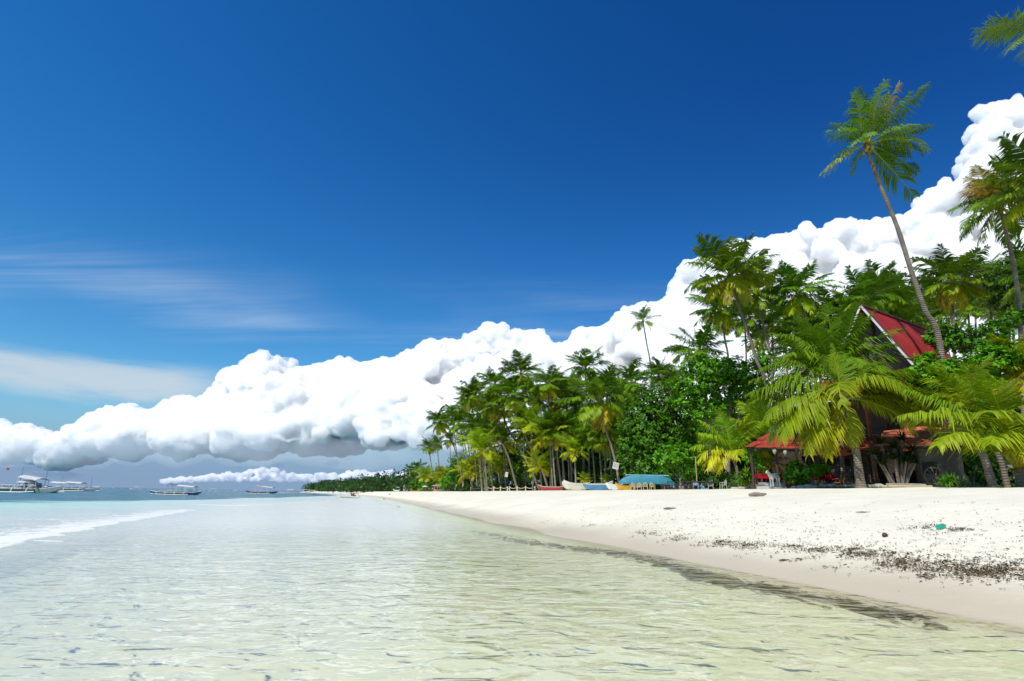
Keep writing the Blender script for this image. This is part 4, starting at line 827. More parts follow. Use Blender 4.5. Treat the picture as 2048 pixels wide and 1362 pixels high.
# woven gable set back under the overhang
gb = APX+g_*1.5
s = MB(); s.poly([L(gb-UPV*0.3), L(gb+e_*w_*.96-UPV*RISE*.99), L(gb+e_*w_*.96-UPV*(RISE+2.5)), L(gb-e_*w_*.96-UPV*(RISE+2.5)), L(gb-e_*w_*.96-UPV*RISE*.99)], g_*0.15); s.build('gable_wall', WEAVE, house)
s = MB(); s.bar(L(gb-g_*.12-UPV*.4), L(gb-g_*.12-UPV*(RISE+2.3)), .16); s.bar(L(gb-g_*.12-e_*w_*.6-UPV*RISE*.62), L(gb-g_*.12+e_*w_*.6-UPV*RISE*.62), .16); s.build('gable_beam', DARKWOOD, house)
# lower roof skirt in front and along the right side
ez = zz_
p0 = at(1776, 784, 42.0); EZ = p0.z
f0 = p0-e_*7.5; f1 = p0+e_*6.5; up0 = APX+g_*1.4-e_*(w_+1.5); up1 = APX+g_*1.4+e_*(w_+0.2); up0 = Vector((up0.x, up0.y, zz_+.05)); up1 = Vector((up1.x, up1.y, zz_+.05))
sk = plane_u('lower_roof', [[L(up0.lerp(up1, k/6)) for k in range(7)], [L(up0.lerp(up1, k/6).lerp(f0.lerp(f1, k/6), .5)) for k in range(7)], [L(f0.lerp(f1, k/6)) for k in range(7)]], REDROOF, house, .12, tuple(e_))
s = MB(); s.bar(L(f0-UPV*.1-g_*.03), L(f1-UPV*.1-g_*.03), .05, .22); s.build('fascia', WHITE, sk)
r0_ = up1; r1_ = up1+g_*10; o0 = f1; o1 = f1+g_*11
plane_u('lower_roof', [[L(r0_.lerp(r1_, k/6)) for k in range(7)], [L(o0.lerp(o1, k/6)) for k in range(7)]], REDROOF, house, .12, tuple(g_))
# upper storey under the skirt: brown wall, posts, window openings
bz = gnd_h+2.9
wl0 = f0+g_*2.2; wl1 = f1+g_*2.2
s = MB(); s.poly([L(Vector((wl0.x, wl0.y, bz))), L(Vector((wl1.x, wl1.y, bz))), L(Vector((wl1.x, wl1.y, EZ+.25))), L(Vector((wl0.x, wl0.y, EZ+.25)))], g_*.2)
up_w = s.build('upper_wall', BROWN, house)
for k in (.12, .3, .48, .66, .84):
    c = wl0.lerp(wl1, k)-g_*.04; s = MB(); s.poly([L(Vector((c.x, c.y, bz+.9))-e_*.6), L(Vector((c.x, c.y, bz+.9))+e_*.6), L(Vector((c.x, c.y, bz+2.2))+e_*.6), L(Vector((c.x, c.y, bz+2.2))-e_*.6)], -g_*.06); wdw = s.build('window', DARKWOOD, house)
    s = MB()
    for sx in (-.62, .62): s.bar(L(Vector((c.x, c.y, bz+.85))+e_*sx-g_*.1), L(Vector((c.x, c.y, bz+2.25))+e_*sx-g_*.1), .07)
    s.bar(L(Vector((c.x, c.y, bz+.85))-e_*.64-g_*.1), L(Vector((c.x, c.y, bz+.85))+e_*.64-g_*.1), .07); s.build('window_frame', ORANGE, wdw)
for k in (.04, .22, .40, .58, .76, .95):
    c = (f0+g_*.5).lerp(f1+g_*.5, k); s = MB(); s.bar(L((c.x, c.y, bz)), L((c.x, c.y, EZ-.05)), .2); s.build('post', ORANGE, house)
s = MB(); a = f0+g_*.3; b = f1+g_*.3; c = wl1; d_ = wl0
s.poly([L(Vector((q.x, q.y, bz-.18))) for q in (a, b, c, d_)], UPV*.18); s.build('terrace', ORANGE, house)
s = MB()
for hz in (.45, .95): s.bar(L(Vector((a.x, a.y, bz+hz))), L(Vector((b.x, b.y, bz+hz))), .07)
for k in range(11): c = a.lerp(b, k/10); s.bar(L((c.x, c.y, bz)), L((c.x, c.y, bz+.95)), .05)
s.build('railing', ORANGE, house)
# grey stone ground floor below the terrace
s = MB(); a2 = f0+g_*1.2; b2 = f1+g_*1.2
s.poly([L(Vector((a2.x, a2.y, gnd_h-.3))), L(Vector((b2.x, b2.y, gnd_h-.3))), L(Vector((b2.x, b2.y, bz-.19))), L(Vector((a2.x, a2.y, bz-.19)))], g_*.25); s.build('ground_wall', STONE, house)
# --- clay tile porch roof and stone wall at its foot
YP = 37.0
pr = empty('tiled_porch', on_ground(1815, YP+1), 0, 'sunlit orange clay-tiled porch roof on a stone wall', 'porch')
def LP(p): return Vector(p)-pr.location
ta, tb, tc_, td = at(1768, 862, YP+3), at(1846, 852, YP+3), at(1878, 886, YP), at(1745, 888, YP)
plane_u('tiled_roof', [[LP(ta.lerp(tb, k/6)) for k in range(7)], [LP(ta.lerp(tb, k/6).lerp(td.lerp(tc_, k/6), .5)) for k in range(7)], [LP(td.lerp(tc_, k/6)) for k in range(7)]], TILE, pr, .12, (1, 0, 0))
te, tf = at(1960, 862, YP+3), at(1975, 888, YP)
plane_u('tiled_roof', [[LP(tb.lerp(te, k/4)) for k in range(5)], [LP((tc_+Vector((.05, 0, 0))).lerp(tf, k/4)) for k in range(5)]], TILE, pr, .12, (1, 0, 0))
s = MB(); s.bar(LP(td-UPV*.22), LP(tf-UPV*.22), .12, .16); s.build('eave_beam', DARKWOOD, pr)
wa, wb = on_ground(1846, YP+.6), on_ground(1985, YP+.6); zt = tc_.z-.2
s = MB(); s.poly([LP(Vector((wa.x, wa.y, wa.z-.3))), LP(Vector((wb.x, wb.y, wb.z-.3))), LP(Vector((wb.x, wb.y, zt))), LP(Vector((wa.x, wa.y, zt)))], Vector((0, .35, 0))); sw = s.build('stone_wall', STONE, pr)
wc = (on_ground(1869, YP+.5)); s = MB(); s.poly([LP(Vector((wc.x-.45, wa.y-.06, wc.z+.95))), LP(Vector((wc.x+.45, wa.y-.06, wc.z+.95))), LP(Vector((wc.x+.45, wa.y-.06, wc.z+1.7))), LP(Vector((wc.x-.45, wa.y-.06, wc.z+1.7)))], Vector((0, .05, 0))); s.build('shutter', paint('dark_green_shutter', (.02, .05, .03), .6), sw)
for px_ in (1755, 1800, 1842): c = on_ground(px_, YP+.3); s = MB(); s.bar(LP(c-UPV*.2), LP(Vector((c.x, c.y, zt))), .2); s.build('post', BROWN, pr)
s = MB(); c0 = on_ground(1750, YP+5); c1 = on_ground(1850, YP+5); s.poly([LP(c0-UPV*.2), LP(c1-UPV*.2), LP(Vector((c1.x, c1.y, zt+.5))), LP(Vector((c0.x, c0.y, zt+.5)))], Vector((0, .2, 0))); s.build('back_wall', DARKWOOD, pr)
# --- restaurant awning of overlapping red planks
YA = 41.0
aw = empty('plank_awning', on_ground(1600, YA+2), 0, 'long restaurant awning of overlapping red planks on posts', 'awning')
def LA(p): return Vector(p)-aw.location
E0, E1, R0, R1 = at(1492, 896, YA), at(1762, 900, YA-1.2), at(1540, 866, YA+4.2), at(1768, 874, YA+3.5)
rr = random.Random(8); s = MB(); s2 = MB()
NR = 7
for i in range(NR):
    t0, t1 = i/NR, (i+1)/NR+.035
    a0, a1 = E0.lerp(R0, t0), E1.lerp(R1, t0); b0, b1 = E0.lerp(R0, t1), E1.lerp(R1, t1)
    k = 0.0
    while k < 1:
        k2 = min(1, k+rr.uniform(.05, .10)); dz = UPV*(0.05+rr.uniform(-.02, .035)+(0.03 if i % 2 else 0)); g2 = .0015
        q = [a0.lerp(a1, k+g2)+dz, a0.lerp(a1, k2-g2)+dz, b0.lerp(b1, k2-g2)+dz-UPV*.03, b0.lerp(b1, k+g2)+dz-UPV*.03]
        j_ = Vector((rr.uniform(-.06, .06), rr.uniform(-.1, .05), 0)) if i == 0 else Vector((0, 0, 0)); q[0] += j_; q[1] += j_
        s.poly([LA(p) for p in q], UPV*.035); k = k2
sh = s.build('plank_roof', PLANK, aw);
HP = at(1500, 893, YA+8)        # hip at the left end
s = MB()
for i in range(6):
    t0, t1 = i/6, (i+1)/6+.03; q = [E0.lerp(R0, t0), E0.lerp(R0, t1), HP.lerp(R0, t1), HP.lerp(R0, t0)]; s.poly([LA(p-Vector((.02, 0, 0))+UPV*.03*(i % 2)) for p in q], UPV*.035)
s.build('plank_roof', PLANK, aw)
s = MB(); s.bar(LA(R0+UPV*.12), LA(R1+UPV*.12), .16, .12); s.build('gutter', GREYB, aw)
s = MB(); s.bar(LA(E0-UPV*.1+Vector((.3, .25, 0))), LA(E1-UPV*.1+Vector((0, .25, 0))), .1, .16); s.build('eave_beam', DARKWOOD, aw)
ob0, ob1 = at(1672, 902, YA-.6), at(1766, 890, YA-.9); s = MB(); s.bar(LA(ob0-UPV*.16), LA(ob1-UPV*.2), .08, .42); s.build('fascia_board', ORANGE, aw)
for px_, y_ in ((1508, YA+.4), (1558, YA+.5), (1626, YA+.3), (1682, YA), (1732, YA-.3), (1545, YA+6), (1600, YA+6), (1660, YA+5.5), (1715, YA+5)):
    c = on_ground(px_, y_); t_ = (y_-YA)/4.2; zt2 = (E0.z if y_ < YA+2 else R0.z)-.12; s = MB(); s.tube([LA(c-UPV*.2), LA(Vector((c.x+.03, c.y, (c.z+zt2)/2))), LA(Vector((c.x-.02, c.y, zt2)))], [.10, .085, .09], 8); s.build('post', DARKWOOD, aw, True)
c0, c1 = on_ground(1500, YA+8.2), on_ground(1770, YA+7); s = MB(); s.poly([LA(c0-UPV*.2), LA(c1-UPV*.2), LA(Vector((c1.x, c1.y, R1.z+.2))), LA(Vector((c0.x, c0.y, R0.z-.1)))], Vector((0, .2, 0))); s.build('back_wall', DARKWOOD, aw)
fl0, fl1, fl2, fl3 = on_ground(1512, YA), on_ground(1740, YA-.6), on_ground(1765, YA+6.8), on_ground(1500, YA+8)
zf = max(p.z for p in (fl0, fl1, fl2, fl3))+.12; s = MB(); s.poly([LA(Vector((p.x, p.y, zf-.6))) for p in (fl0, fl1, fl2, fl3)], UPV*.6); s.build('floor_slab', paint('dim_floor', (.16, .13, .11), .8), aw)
FLZ = zf
# capiz shell lanterns hung along the eave
SHELL = fabric('capiz_shell', (0.80, 0.77, 0.68), 0.5)
def lantern_mesh():
    s = MB(); s.lathe([(.02, .20), (.10, .17), (.145, .08), (.13, -.02), (.07, -.13), (.015, -.2)], 10); return s
lan = [(1549, 903, YA-.1, 'leftmost white shell lantern under the awning'), (1570, 905, YA-.1, 'second white shell lantern from the left'), (1591, 911, YA+3.5, 'small dim shell lantern deep under the awning'), (1617, 900, YA-.1, 'white shell lantern above the light green shrub'), (1628, 897, YA-.2, 'pale shell lantern tucked in the golden frond tips'), (1651, 912, YA+1.2, 'dim shell lantern hanging lowest behind the frond tips'), (1664, 906, YA-.2, 'bright shell lantern in the middle of the awning'),
       (1719, 900, YA-.6, 'shell lantern beside the broad palm trunk'), (1735, 902, YA-.4, 'rightmost shell lantern near the terrace post'), (1604, 908, YA+4.5, 'faint shell lantern far back under the awning')]
LM = None
for px_, py_, y_, lb in lan:
    p = at(px_, py_, y_); t = empty('shell_lantern', p, px_, lb, 'lantern', 'shell lanterns under the awning')
    if LM is None: LM = lantern_mesh().build('shade', SHELL, t, True).data
    else: obj('shade', LM, t)
    hz = (E0.z-p.z+.1) if y_ < YA+2 else (E0.z+(R0.z-E0.z)*.8-p.z); s = MB(); s.bar((0, 0, .19), (0, 0, max(hz, .3)), .012); s.build('cord', DARKWOOD, t)
# tables with red cloths and rattan chairs in the shade
def table(px_, y_, lb, cloth=True):
    c = on_ground(px_, y_); c.z = FLZ; t = empty('dining_table', c, .2, lb, 'table', 'restaurant tables')
    s = MB(); s.box((0, 0, .73), (1.3, .9, .05)); s.build('tabletop', BROWN, t)
    for sx in (-.55, .55):
        for sy in (-.36, .36): s = MB(); s.bar((sx, sy, 0), (sx, sy, .71), .07); s.build('leg', BROWN, t)
    if cloth:
        v = []; r_ = []
        for zz, k, am in ((.765, 1.0, 0), (.764, 1.0, 0), (.62, 1.03, .01), (.42, 1.05, .03)):
            r_.append([c+Vector((.67*k*sx+am*sin(9*sx+5*sy), .47*k*sy+am*sin(7*sy), zz)) for sx, sy in [(cos(a)*min(1, 1.2), sin(a)) for a in [0]]][:0] or [c+Vector((max(-.67, min(.67, .95*cos(a)))*k+am*sin(11*a), max(-.47, min(.47, .67*sin(a)))*k+am*sin(13*a), zz)) for a in [i*2*pi/28 for i in range(29)]])
        s = MB(); s.grid(r_[1:]); s._add([p for p in r_[0][:-1]], [tuple(range(28))]); o = s.build('tablecloth', REDCLOTH, None, True); o.data.transform(Matrix.Translation(-c)); o.location = c
        tag(o, 'red cloth on the '+lb, 'tablecloth', 'red tablecloths')
    return t
table(1533, YA+1.2, 'table nearest the left end of the awning'); table(1556, YA+1.6, 'table behind the white horse statue'); table(1648, YA+.8, 'table beside the light green shrub'); table(1705, YA+2, 'bare dark table left of the broad palm trunk', False)
def rattan_chair(px_, y_, rz, lb):
    c = on_ground(px_, y_); c.z = max(c.z, FLZ if y_ > YA else c.z); t = empty('rattan_chair', c, rz, lb, 'chair', 'rattan chairs')
    s = MB(); s.box((0, 0, .42), (.52, .5, .06)); s.build('seat', RATTAN, t)
    pts = [(.26*cos(a), .22+.06*sin(a), .45+.5*sin(a)) for a in [pi*k/8 for k in range(9)]]; s = MB(); s.tube(pts, .022, 6)
    for k in (-.12, 0, .12): s.bar((k, .24, .45), (k, .27, .9), .02)
    s.build('backrest', RATTAN, t, True)
    for sg in (-1, 1):
        s = MB(); s.tube([(sg*.27, .2, .7), (sg*.32, -.05, .68), (sg*.29, -.24, .6), (sg*.26, -.22, .42)], .02, 6); s.build('armrest', RATTAN, t, True)
        for sy in (-.21, .21): s = MB(); s.bar((sg*.23, sy, 0), (sg*.23, sy, .4), .045); s.build('leg', RATTAN, t)
for a in ((1697, YA-.8, 2.6, 'rattan armchair left of the broad palm trunk'), (1752, YA-3, 1.2, 'orange rattan armchair beyond the broad palm trunk'), (1668, YA+.9, 2.0, 'rattan armchair by the red cloth in mid awning'), (1575, YA+2.2, .6, 'dim rattan armchair behind the bright rounded shrub'), (1678, YA-.2, 3.9, 'rattan armchair facing away beside the dark post')): rattan_chair(*a)
# ================================================================ outrigger boats on the water
BOATW = paint('boat_white', (0.68, 0.68, 0.66), 0.45, 0.12, 1.5); BOATG = paint('boat_grey_green', (0.30, 0.36, 0.34), 0.5, 0.15, 1.5); BOATN = paint('boat_navy', (0.03, 0.05, 0.13), 0.45, .2, 1.5); BOATK = paint('boat_black', (0.015, 0.015, 0.02), 0.4, .2, 1.5)
BOATM = paint('boat_mint', (0.45, 0.56, 0.47), 0.5, .12, 1.5); BOATB = paint('boat_blue', (0.085, 0.235, 0.40), 0.5, .2, 2); BOATR = paint('boat_red', (0.38, 0.045, 0.04), 0.5, .25, 2); BOATY = paint('boat_yellow', (0.62, 0.36, 0.02), 0.5, .2, 2); BOATT = paint('boat_teal', (0.035, 0.215, 0.30), 0.55, .22, 2); BOATC = paint('boat_cream', (0.62, 0.575, 0.46), 0.55, .15, 2); BOATP = paint('boat_pink', (0.66, 0.50, 0.44), 0.6, .15, 4); BOATO = paint('boat_orange', (0.52, 0.16, 0.03), 0.5, .2, 2)
CANW = fabric('white_canvas', (0.78, 0.78, 0.77), 0.3); CANO = fabric('orange_canvas', (0.55, 0.24, 0.05), 0.3); CANB = fabric('slate_canvas', (0.20, 0.26, 0.33), 0.2); CANC = fabric('beige_canvas', (0.60, 0.50, 0.38), 0.3)
BAMBOO = paint('bamboo', (0.46, 0.37, 0.20), 0.55, .2, 6); STEEL = paint('dull_steel', (0.22, 0.23, 0.25), 0.5)
def hull_mesh(Ln, beam, dep, sheer=0.5, prow=0.6, n=16, flare=1.0):
    """slim canoe hull: sections lofted from stem to stern, open on top with a deck just below the rim; keel at z=-0.25*dep"""
    rows = []
    for i in range(n+1):
        u = -1+2*i/n; k = max(0.0, 1-abs(u)**2.6); b = beam*0.5*(k**0.75)+0.012; up = sheer*abs(u)**3+(prow*max(0, abs(u)-.72)/.28 if abs(u) > .72 else 0)*.6
        kz = -dep*0.28+dep*0.75*abs(u)**5+up*.55; tz = dep*0.72+up; x = u*Ln/2*(1+.0*u)
        rows.append([Vector((x, -b, tz)), Vector((x, -b*.93*flare, tz*.55+kz*.45)), Vector((x, -b*.55, kz+.06*dep)), Vector((x, 0, kz)), Vector((x, b*.55, kz+.06*dep)), Vector((x, b*.93*flare, tz*.55+kz*.45)), Vector((x, b, tz)), Vector((x, b*.8, tz-.12*dep)), Vector((x, 0, tz-.14*dep)), Vector((x, -b*.8, tz-.12*dep)), Vector((x, -b, tz))])
    s = MB(); s.grid(rows); return s, rows
def bangka(label, px, py, lpx, head, hull, canopies, arms=3, rim=None, masts=(), Y=None, ama=True, cabin=None, lift=0.0, rail=True, group='outrigger boats moored off the beach', flags=(), dep=1.0, canz=2.1):
    """px,py: waterline point at mid hull; lpx: length in the picture; head: heading of the bow in degrees (0 = right)"""
    g = gnd(px, py); y = g.y if Y is None else Y; g = at(px, py, y); g.z = 0
    sc_ = depth(g)/F; Ln = lpx*sc_/max(.35, abs(cos(radians(head)))); bm_ = Ln*.085
    t = empty('outrigger_boat', (g.x, g.y, lift), radians(head), label, 'boat', group); k = Ln/18.0; dp = dep*k*1.15
    s, rows = hull_mesh(Ln, bm_, dp, .25*k, .55*k); s.build('hull', hull, t, True)
    if rim is not None:
        for sg in (0, 6): s = MB(); s.tube([r[sg]+Vector((0, 0, .02)) for r in rows], .07*k, 5); s.build('rub_rail', rim, t, True)
    s = MB(); s.box((-.5*k, 0, dp*.62), (Ln*.5, bm_*1.5, .06*k)); s.build('deck', BAMBOO, t)
    if rail:
        for sg in (-1, 1):
            s = MB(); s.bar((-Ln*.27, sg*bm_*.75, dp*.62+.75*k), (Ln*.25, sg*bm_*.75, dp*.62+.75*k), .06*k)
            for j in range(9): x_ = -Ln*.27+Ln*.52*j/8; s.bar((x_, sg*bm_*.75, dp*.6), (x_, sg*bm_*.75, dp*.62+.75*k), .05*k)
            s.build('rail', BOATW, t)
    if cabin: s = MB(); s.box((cabin*Ln, 0, dp*.65+.55*k), (Ln*.13, bm_*1.1, 1.1*k), None, .94); s.build('cabin', STEEL, t)
    for x0, x1, z_, mt, tilt in canopies:
        n = 6; rows_ = []
        for j in range(n+1):
            a = -1+2*j/n; rows_.append([Vector((Ln*(x0+(x1-x0)*i/5), a*bm_*.95, dp*.62+(canz+z_)*k+tilt*k*(i/5-.5)+.42*k*(1-a*a)+.03*k*sin(i*2.2))) for i in range(6)])
        s = MB(); s.grid(rows_); low = [[p-Vector((0, 0, .05*k)) for p in r] for r in rows_]; s.grid(low); c = s.build('canopy', mt, t, False)
        for i in (0, 5):
            for sg in (0, n): p = rows_[sg][i]; s = MB(); s.bar((p.x, p.y*.9, dp*.6), (p.x, p.y*.9, p.z), .05*k); s.build('canopy_post', BOATW, t)
    for x_, h_ in masts: s = MB(); s.tube([(x_*Ln, 0, dp*.5), (x_*Ln+.05*k, 0, h_*k)], [.07*k, .035*k], 6); s.build('mast', STEEL, t)
    if len(masts) > 1: (xa, ha), (xb, hb) = masts[0], masts[-1]; s = MB(); s.bar((xa*Ln, 0, ha*k*.86), (xb*Ln, 0, hb*k*.80), .03*k); s.build('rigging_line', STEEL, t)
    for x_, h_, c_ in flags: s = MB(); s.box((x_*Ln, 0, h_*k-.2*k), (.6*k, .03*k, .45*k)); s.build('flag', c_, t)
    if ama:
        sp = Ln*.175
        for sg in (-1, 1):
            s = MB(); s.tube([(-Ln*.36, sg*sp, .12*k), (-Ln*.1, sg*sp, .02*k), (Ln*.18, sg*sp, .05*k), (Ln*.36, sg*sp, .22*k)], [.10*k, .13*k, .13*k, .09*k], 6); s.build('outrigger_float', BOATW, t, True)
            for j in range(arms):
                x_ = -Ln*.27+Ln*.52*j/max(1, arms-1); s = MB(); s.tube([(x_, sg*bm_*.3, dp*.75), (x_, sg*sp*.55, dp*.75+.42*k), (x_+.1*k, sg*sp*.86, dp*.75+.15*k), (x_+.15*k, sg*sp, .1*k)], [.09*k, .10*k, .10*k, .08*k], 6); s.build('outrigger_arm', BOATW, t, True)
    return t
bangka('large grey-green outrigger boat at the left edge with white canopy', 38, 984.5, 190, -8, BOATG, [(.03, .25, .55, CANW, -.5), (.03, .12, -.15, CANW, 0)], 4, BOATW, ((-.02, 4.6), (.28, 4.0)), cabin=.14, flags=((-.2, 4.4, BOATR),), dep=.85, canz=1.35)
bangka('long grey outrigger boat with two white canopies and thin masts', 142, 981.5, 118, -3, BOATG, [(-.34, -.02, .1, CANW, -.2), (-.08, .2, .2, CANW, -.2)], 3, BOATW, ((-.2, 4.4), (.33, 4.2)), dep=.8, canz=1.5)
bangka('navy outrigger boat with orange, slate and white awnings', 350, 989, 108, 176, BOATN, [(.12, .16, .75, CANO, 0), (-.06, .12, .8, CANB, .6), (-.24, -.04, .45, CANW, .2), (-.38, -.22, .25, CANW, .1)], 4, BOATW, ((-.12, 4.6), (-.4, 3.2)), cabin=.0, dep=.75, canz=1.7)
bangka('black outrigger boat with upswept prow and pale awnings', 523, 986.8, 66, 174, BOATK, [(-.02, .18, .9, CANC, .2), (-.2, .02, .6, CANW, .2), (-.36, -.18, .25, CANW, .1)], 3, None, (), dep=.9, canz=2.2)
bangka('pale mint boat with one square white canopy beside the black boat', 578, 986.6, 40, 178, BOATM, [(-.24, .1, .4, CANW, .1)], 3, BOATW, (), dep=.8)
bangka('white outrigger boat with tilted double canopy near the swimmers', 619, 985.6, 30, 4, BOATW, [(-.4, .0, .6, CANW, -.3), (.0, .38, .3, CANW, -.2)], 3, None, (), dep=.6)
bangka('mint outrigger boat in the shallows with white and orange canopies', 695, 996.5, 52, -6, BOATM, [(-.42, .1, .5, CANW, -.3), (.1, .42, .2, CANO, .5)], 3, BOATW, (), dep=.95, canz=2.3)
bangka('small white boat at the tip of the headland', 652, 987.2, 16, 5, BOATW, [(-.3, .35, .4, CANW, 0)], 2, None, (), Y=420)
bangka('white canopied boat just right of the mint boat', 724, 987.8, 17, 8, BOATW, [(-.35, .35, .4, CANW, -.1)], 2, None, (), Y=400)
bangka('white canopied boat closest to the wooded headland shore', 744, 988.0, 14, 8, BOATW, [(-.35, .35, .3, CANW, -.1)], 2, None, (), Y=420)
bangka('far white boat alone left of the black boat', 472, 981.9, 12, 0, BOATW, [(-.35, .3, .5, CANW, 0)], 2, None, (), Y=760)
bangka('far white boat just right of the navy boat', 426, 981.2, 18, 0, BOATW, [(-.35, .3, .8, CANW, 0)], 2, None, (), Y=620)
bangka('far white boat with short canopy between the left boats and the navy boat', 272, 978.3, 26, 3, BOATW, [(-.1, .25, .4, CANW, 0)], 3, None, (), Y=560)
bangka('farthest tiny white boat on the left horizon', 226, 976.8, 6, 0, BOATW, [(-.3, .3, .3, CANW, 0)], 2, None, (), Y=1300)
bangka('white boat with tilted canopy behind the long grey boat', 192, 977.5, 26, 2, BOATW, [(-.3, .3, .8, CANW, -.3)], 3, None, (), Y=420)
bangka('small white canopied boat partly behind the long grey boat', 166, 977.2, 20, 2, BOATW, [(-.2, .25, .5, CANW, -.1)], 3, None, (), Y=440)
# ---- boats drawn up on the sand
def beached(label, px0, px1, Y, hull, dep, lift=.12, head=0, rim=None, canopy=None, prow=.6, beam=.14, sheer=.3, thwarts=3, group='boats drawn up under the palms', trestle=False, cover=None):
    a, b = on_ground(px0, Y), on_ground(px1, Y); c = (a+b)/2; Ln = (b-a).length/cos(radians(head)); c.z = gz(c.x, c.y)
    t = empty('beached_boat', c, radians(head), label, 'boat', group); s, rows = hull_mesh(Ln, Ln*beam, dep, sheer, prow, 18, 1.02)
    h = s.build('hull', hull, t, True, (0, 0, dep*.28+lift))
    if rim:
        for sg in (0, 6): s = MB(); s.tube([r[sg]+Vector((0, 0, dep*.28+lift)) for r in rows], .045, 5); s.build('rub_rail', rim, t, True)
    for j in range(thwarts): x_ = Ln*.5*(-.5+j/max(1, thwarts-1)); s = MB(); s.box((x_, 0, dep*.9+lift), (.22, Ln*beam*.9, .05)); s.build('thwart', BAMBOO, t)
    if lift > .3 or trestle:
        for x_ in (-Ln*.28, Ln*.25):
            s = MB()
            for sg in (-1, 1): s.bar((x_, sg*Ln*beam*.5, -.1), (x_, sg*Ln*beam*.25, lift+.15), .12)
            s.bar((x_, -Ln*beam*.55, lift+.05), (x_, Ln*beam*.55, lift+.05), .14); s.build('trestle', BROWN, t)
    else:
        for x_ in (-Ln*.22, Ln*.22): s = MB(); s.bar((x_, -Ln*beam*.5, .05), (x_, Ln*beam*.5, .05), .16); s.build('roller', BROWN, t)
    return t
beached('red boat lying low left of the white boats', 1076, 1130, 92, BOATR, .55, .03, 0, BOATP, prow=.25, sheer=.15)
beached('big white double-prowed boat rising behind the blue boat', 1127, 1226, 86, BOATW, .75, .22, 0, BOATW, prow=.4, sheer=.25, beam=.12)
beached('cream boat with knobbly planks in front of the white boat', 1124, 1180, 82, BOATC, .75, .05, 0, BOATC, prow=.25, sheer=.25, beam=.16)
beached('blue boat in the middle of the beached row', 1166, 1224, 80, BOATB, .75, .04, 0, BOATC, prow=.15, sheer=.1, beam=.16)
beached('short white boat between the blue and the yellow one', 1212, 1246, 78, BOATW, .75, .05, 0, None, prow=.2, sheer=.1, beam=.2, thwarts=2)
beached('yellow and orange boat with pointed prow', 1231, 1276, 76, BOATY, .6, .05, 0, BOATO, prow=.3, sheer=.2, beam=.16)
beached('pink and white dinghy beside the cream chairs', 1258, 1290, 74, BOATP, .65, .35, 0, BOATW, prow=.1, sheer=.1, beam=.22, thwarts=2)
# teal boat turned keel up on trestles
a, b = on_ground(1238, 74), on_ground(1350, 73.5); c = (a+b)/2; Ln = (b-a).length; c.z = gz(c.x, c.y)
t = empty('beached_boat', c, atan2(b.y-a.y, b.x-a.x), 'long teal boat turned upside down on trestles', 'boat', 'boats drawn up under the palms')
s, rows = hull_mesh(Ln, Ln*.15, 1.05, .05, .1, 18, 1.04); o = s.build('hull', BOATT, None, True); o.data.transform(Matrix.Rotation(pi, 4, 'X')); o.data.flip_normals(); o.parent = t; o.location = (0, 0, 1.55)
s = MB(); s.bar((-Ln*.38, 0, 1.87), (Ln*.4, 0, 1.87), .1, .12); s.build('keel', paint('pale_teal', (.22, .45, .45), .6), t)
for x_ in (-Ln*.3, 0, Ln*.3):
    s = MB(); s.bar((x_, -.8, -.1), (x_, -.5, .8), .1); s.bar((x_, .8, -.1), (x_, .5, .8), .1); s.bar((x_, -.8, .8), (x_, .8, .8), .12); s.build('trestle', BROWN, t)
# ================================================================ chairs, tables, fence, signs, statue, people, far beach
CREAM = paint('cream_plastic', (0.62, 0.50, 0.27), 0.45, .1, 5); WPLAS_SHADED = paint('shaded_white_plastic', (0.42, 0.42, 0.39), 0.4, .1, 5)  # white plastic greyed: the shade on the chairs is in the colour
def plastic_chair(px, Y, rz, lb, mt):
    t = empty('plastic_chair', on_ground(px, Y), rz, lb, 'chair', 'plastic garden chairs')
    s = MB(); s.box((0, 0, .43), (.48, .46, .035)); s.build('seat', mt, t)
    s = MB(); P = [(.24*cos(a), -.23-.06*sin(a), .45+.46*sin(a)**.8) for a in [pi*k/10 for k in range(11)]]; s.tube(P, .028, 6)
    for k in (-.13, 0, .13): s.bar((k, -.23, .45), (k, -.285, .86), .04, .02)
    s.build('backrest', mt, t, True)
    for sg in (-1, 1):
        s = MB(); s.tube([(sg*.24, -.25, .66), (sg*.28, 0, .66), (sg*.26, .2, .62), (sg*.24, .22, .43)], .025, 6); s.build('armrest', mt, t, True)
        for y_ in (-.2, .2): s = MB(); s.bar((sg*.22, y_, .43), (sg*.25, y_*1.25, 0), .04); s.build('leg', mt, t)
for a in ((1291, 71, 2.9, 'cream plastic chair nearer the pink dinghy', CREAM), (1305, 71, 3.3, 'cream plastic chair at the right end of the beached boats', CREAM), (1264, 72.5, 0.2, 'cream chair behind the pink dinghy, its back showing', CREAM), (1279, 72.5, -.2, 'cream chair behind the dinghy, next to the pair of cream chairs', CREAM),
          (1447, 56, 1.7, 'white plastic chair standing sideways right of the dark tables', WPLAS_SHADED), (1422, 60, 2.8, 'white plastic chair beside the dark tables with green cloth below', WPLAS_SHADED)): plastic_chair(*a)
CANE = paint('cane', (0.46, 0.36, 0.22), .6, .2, 8)
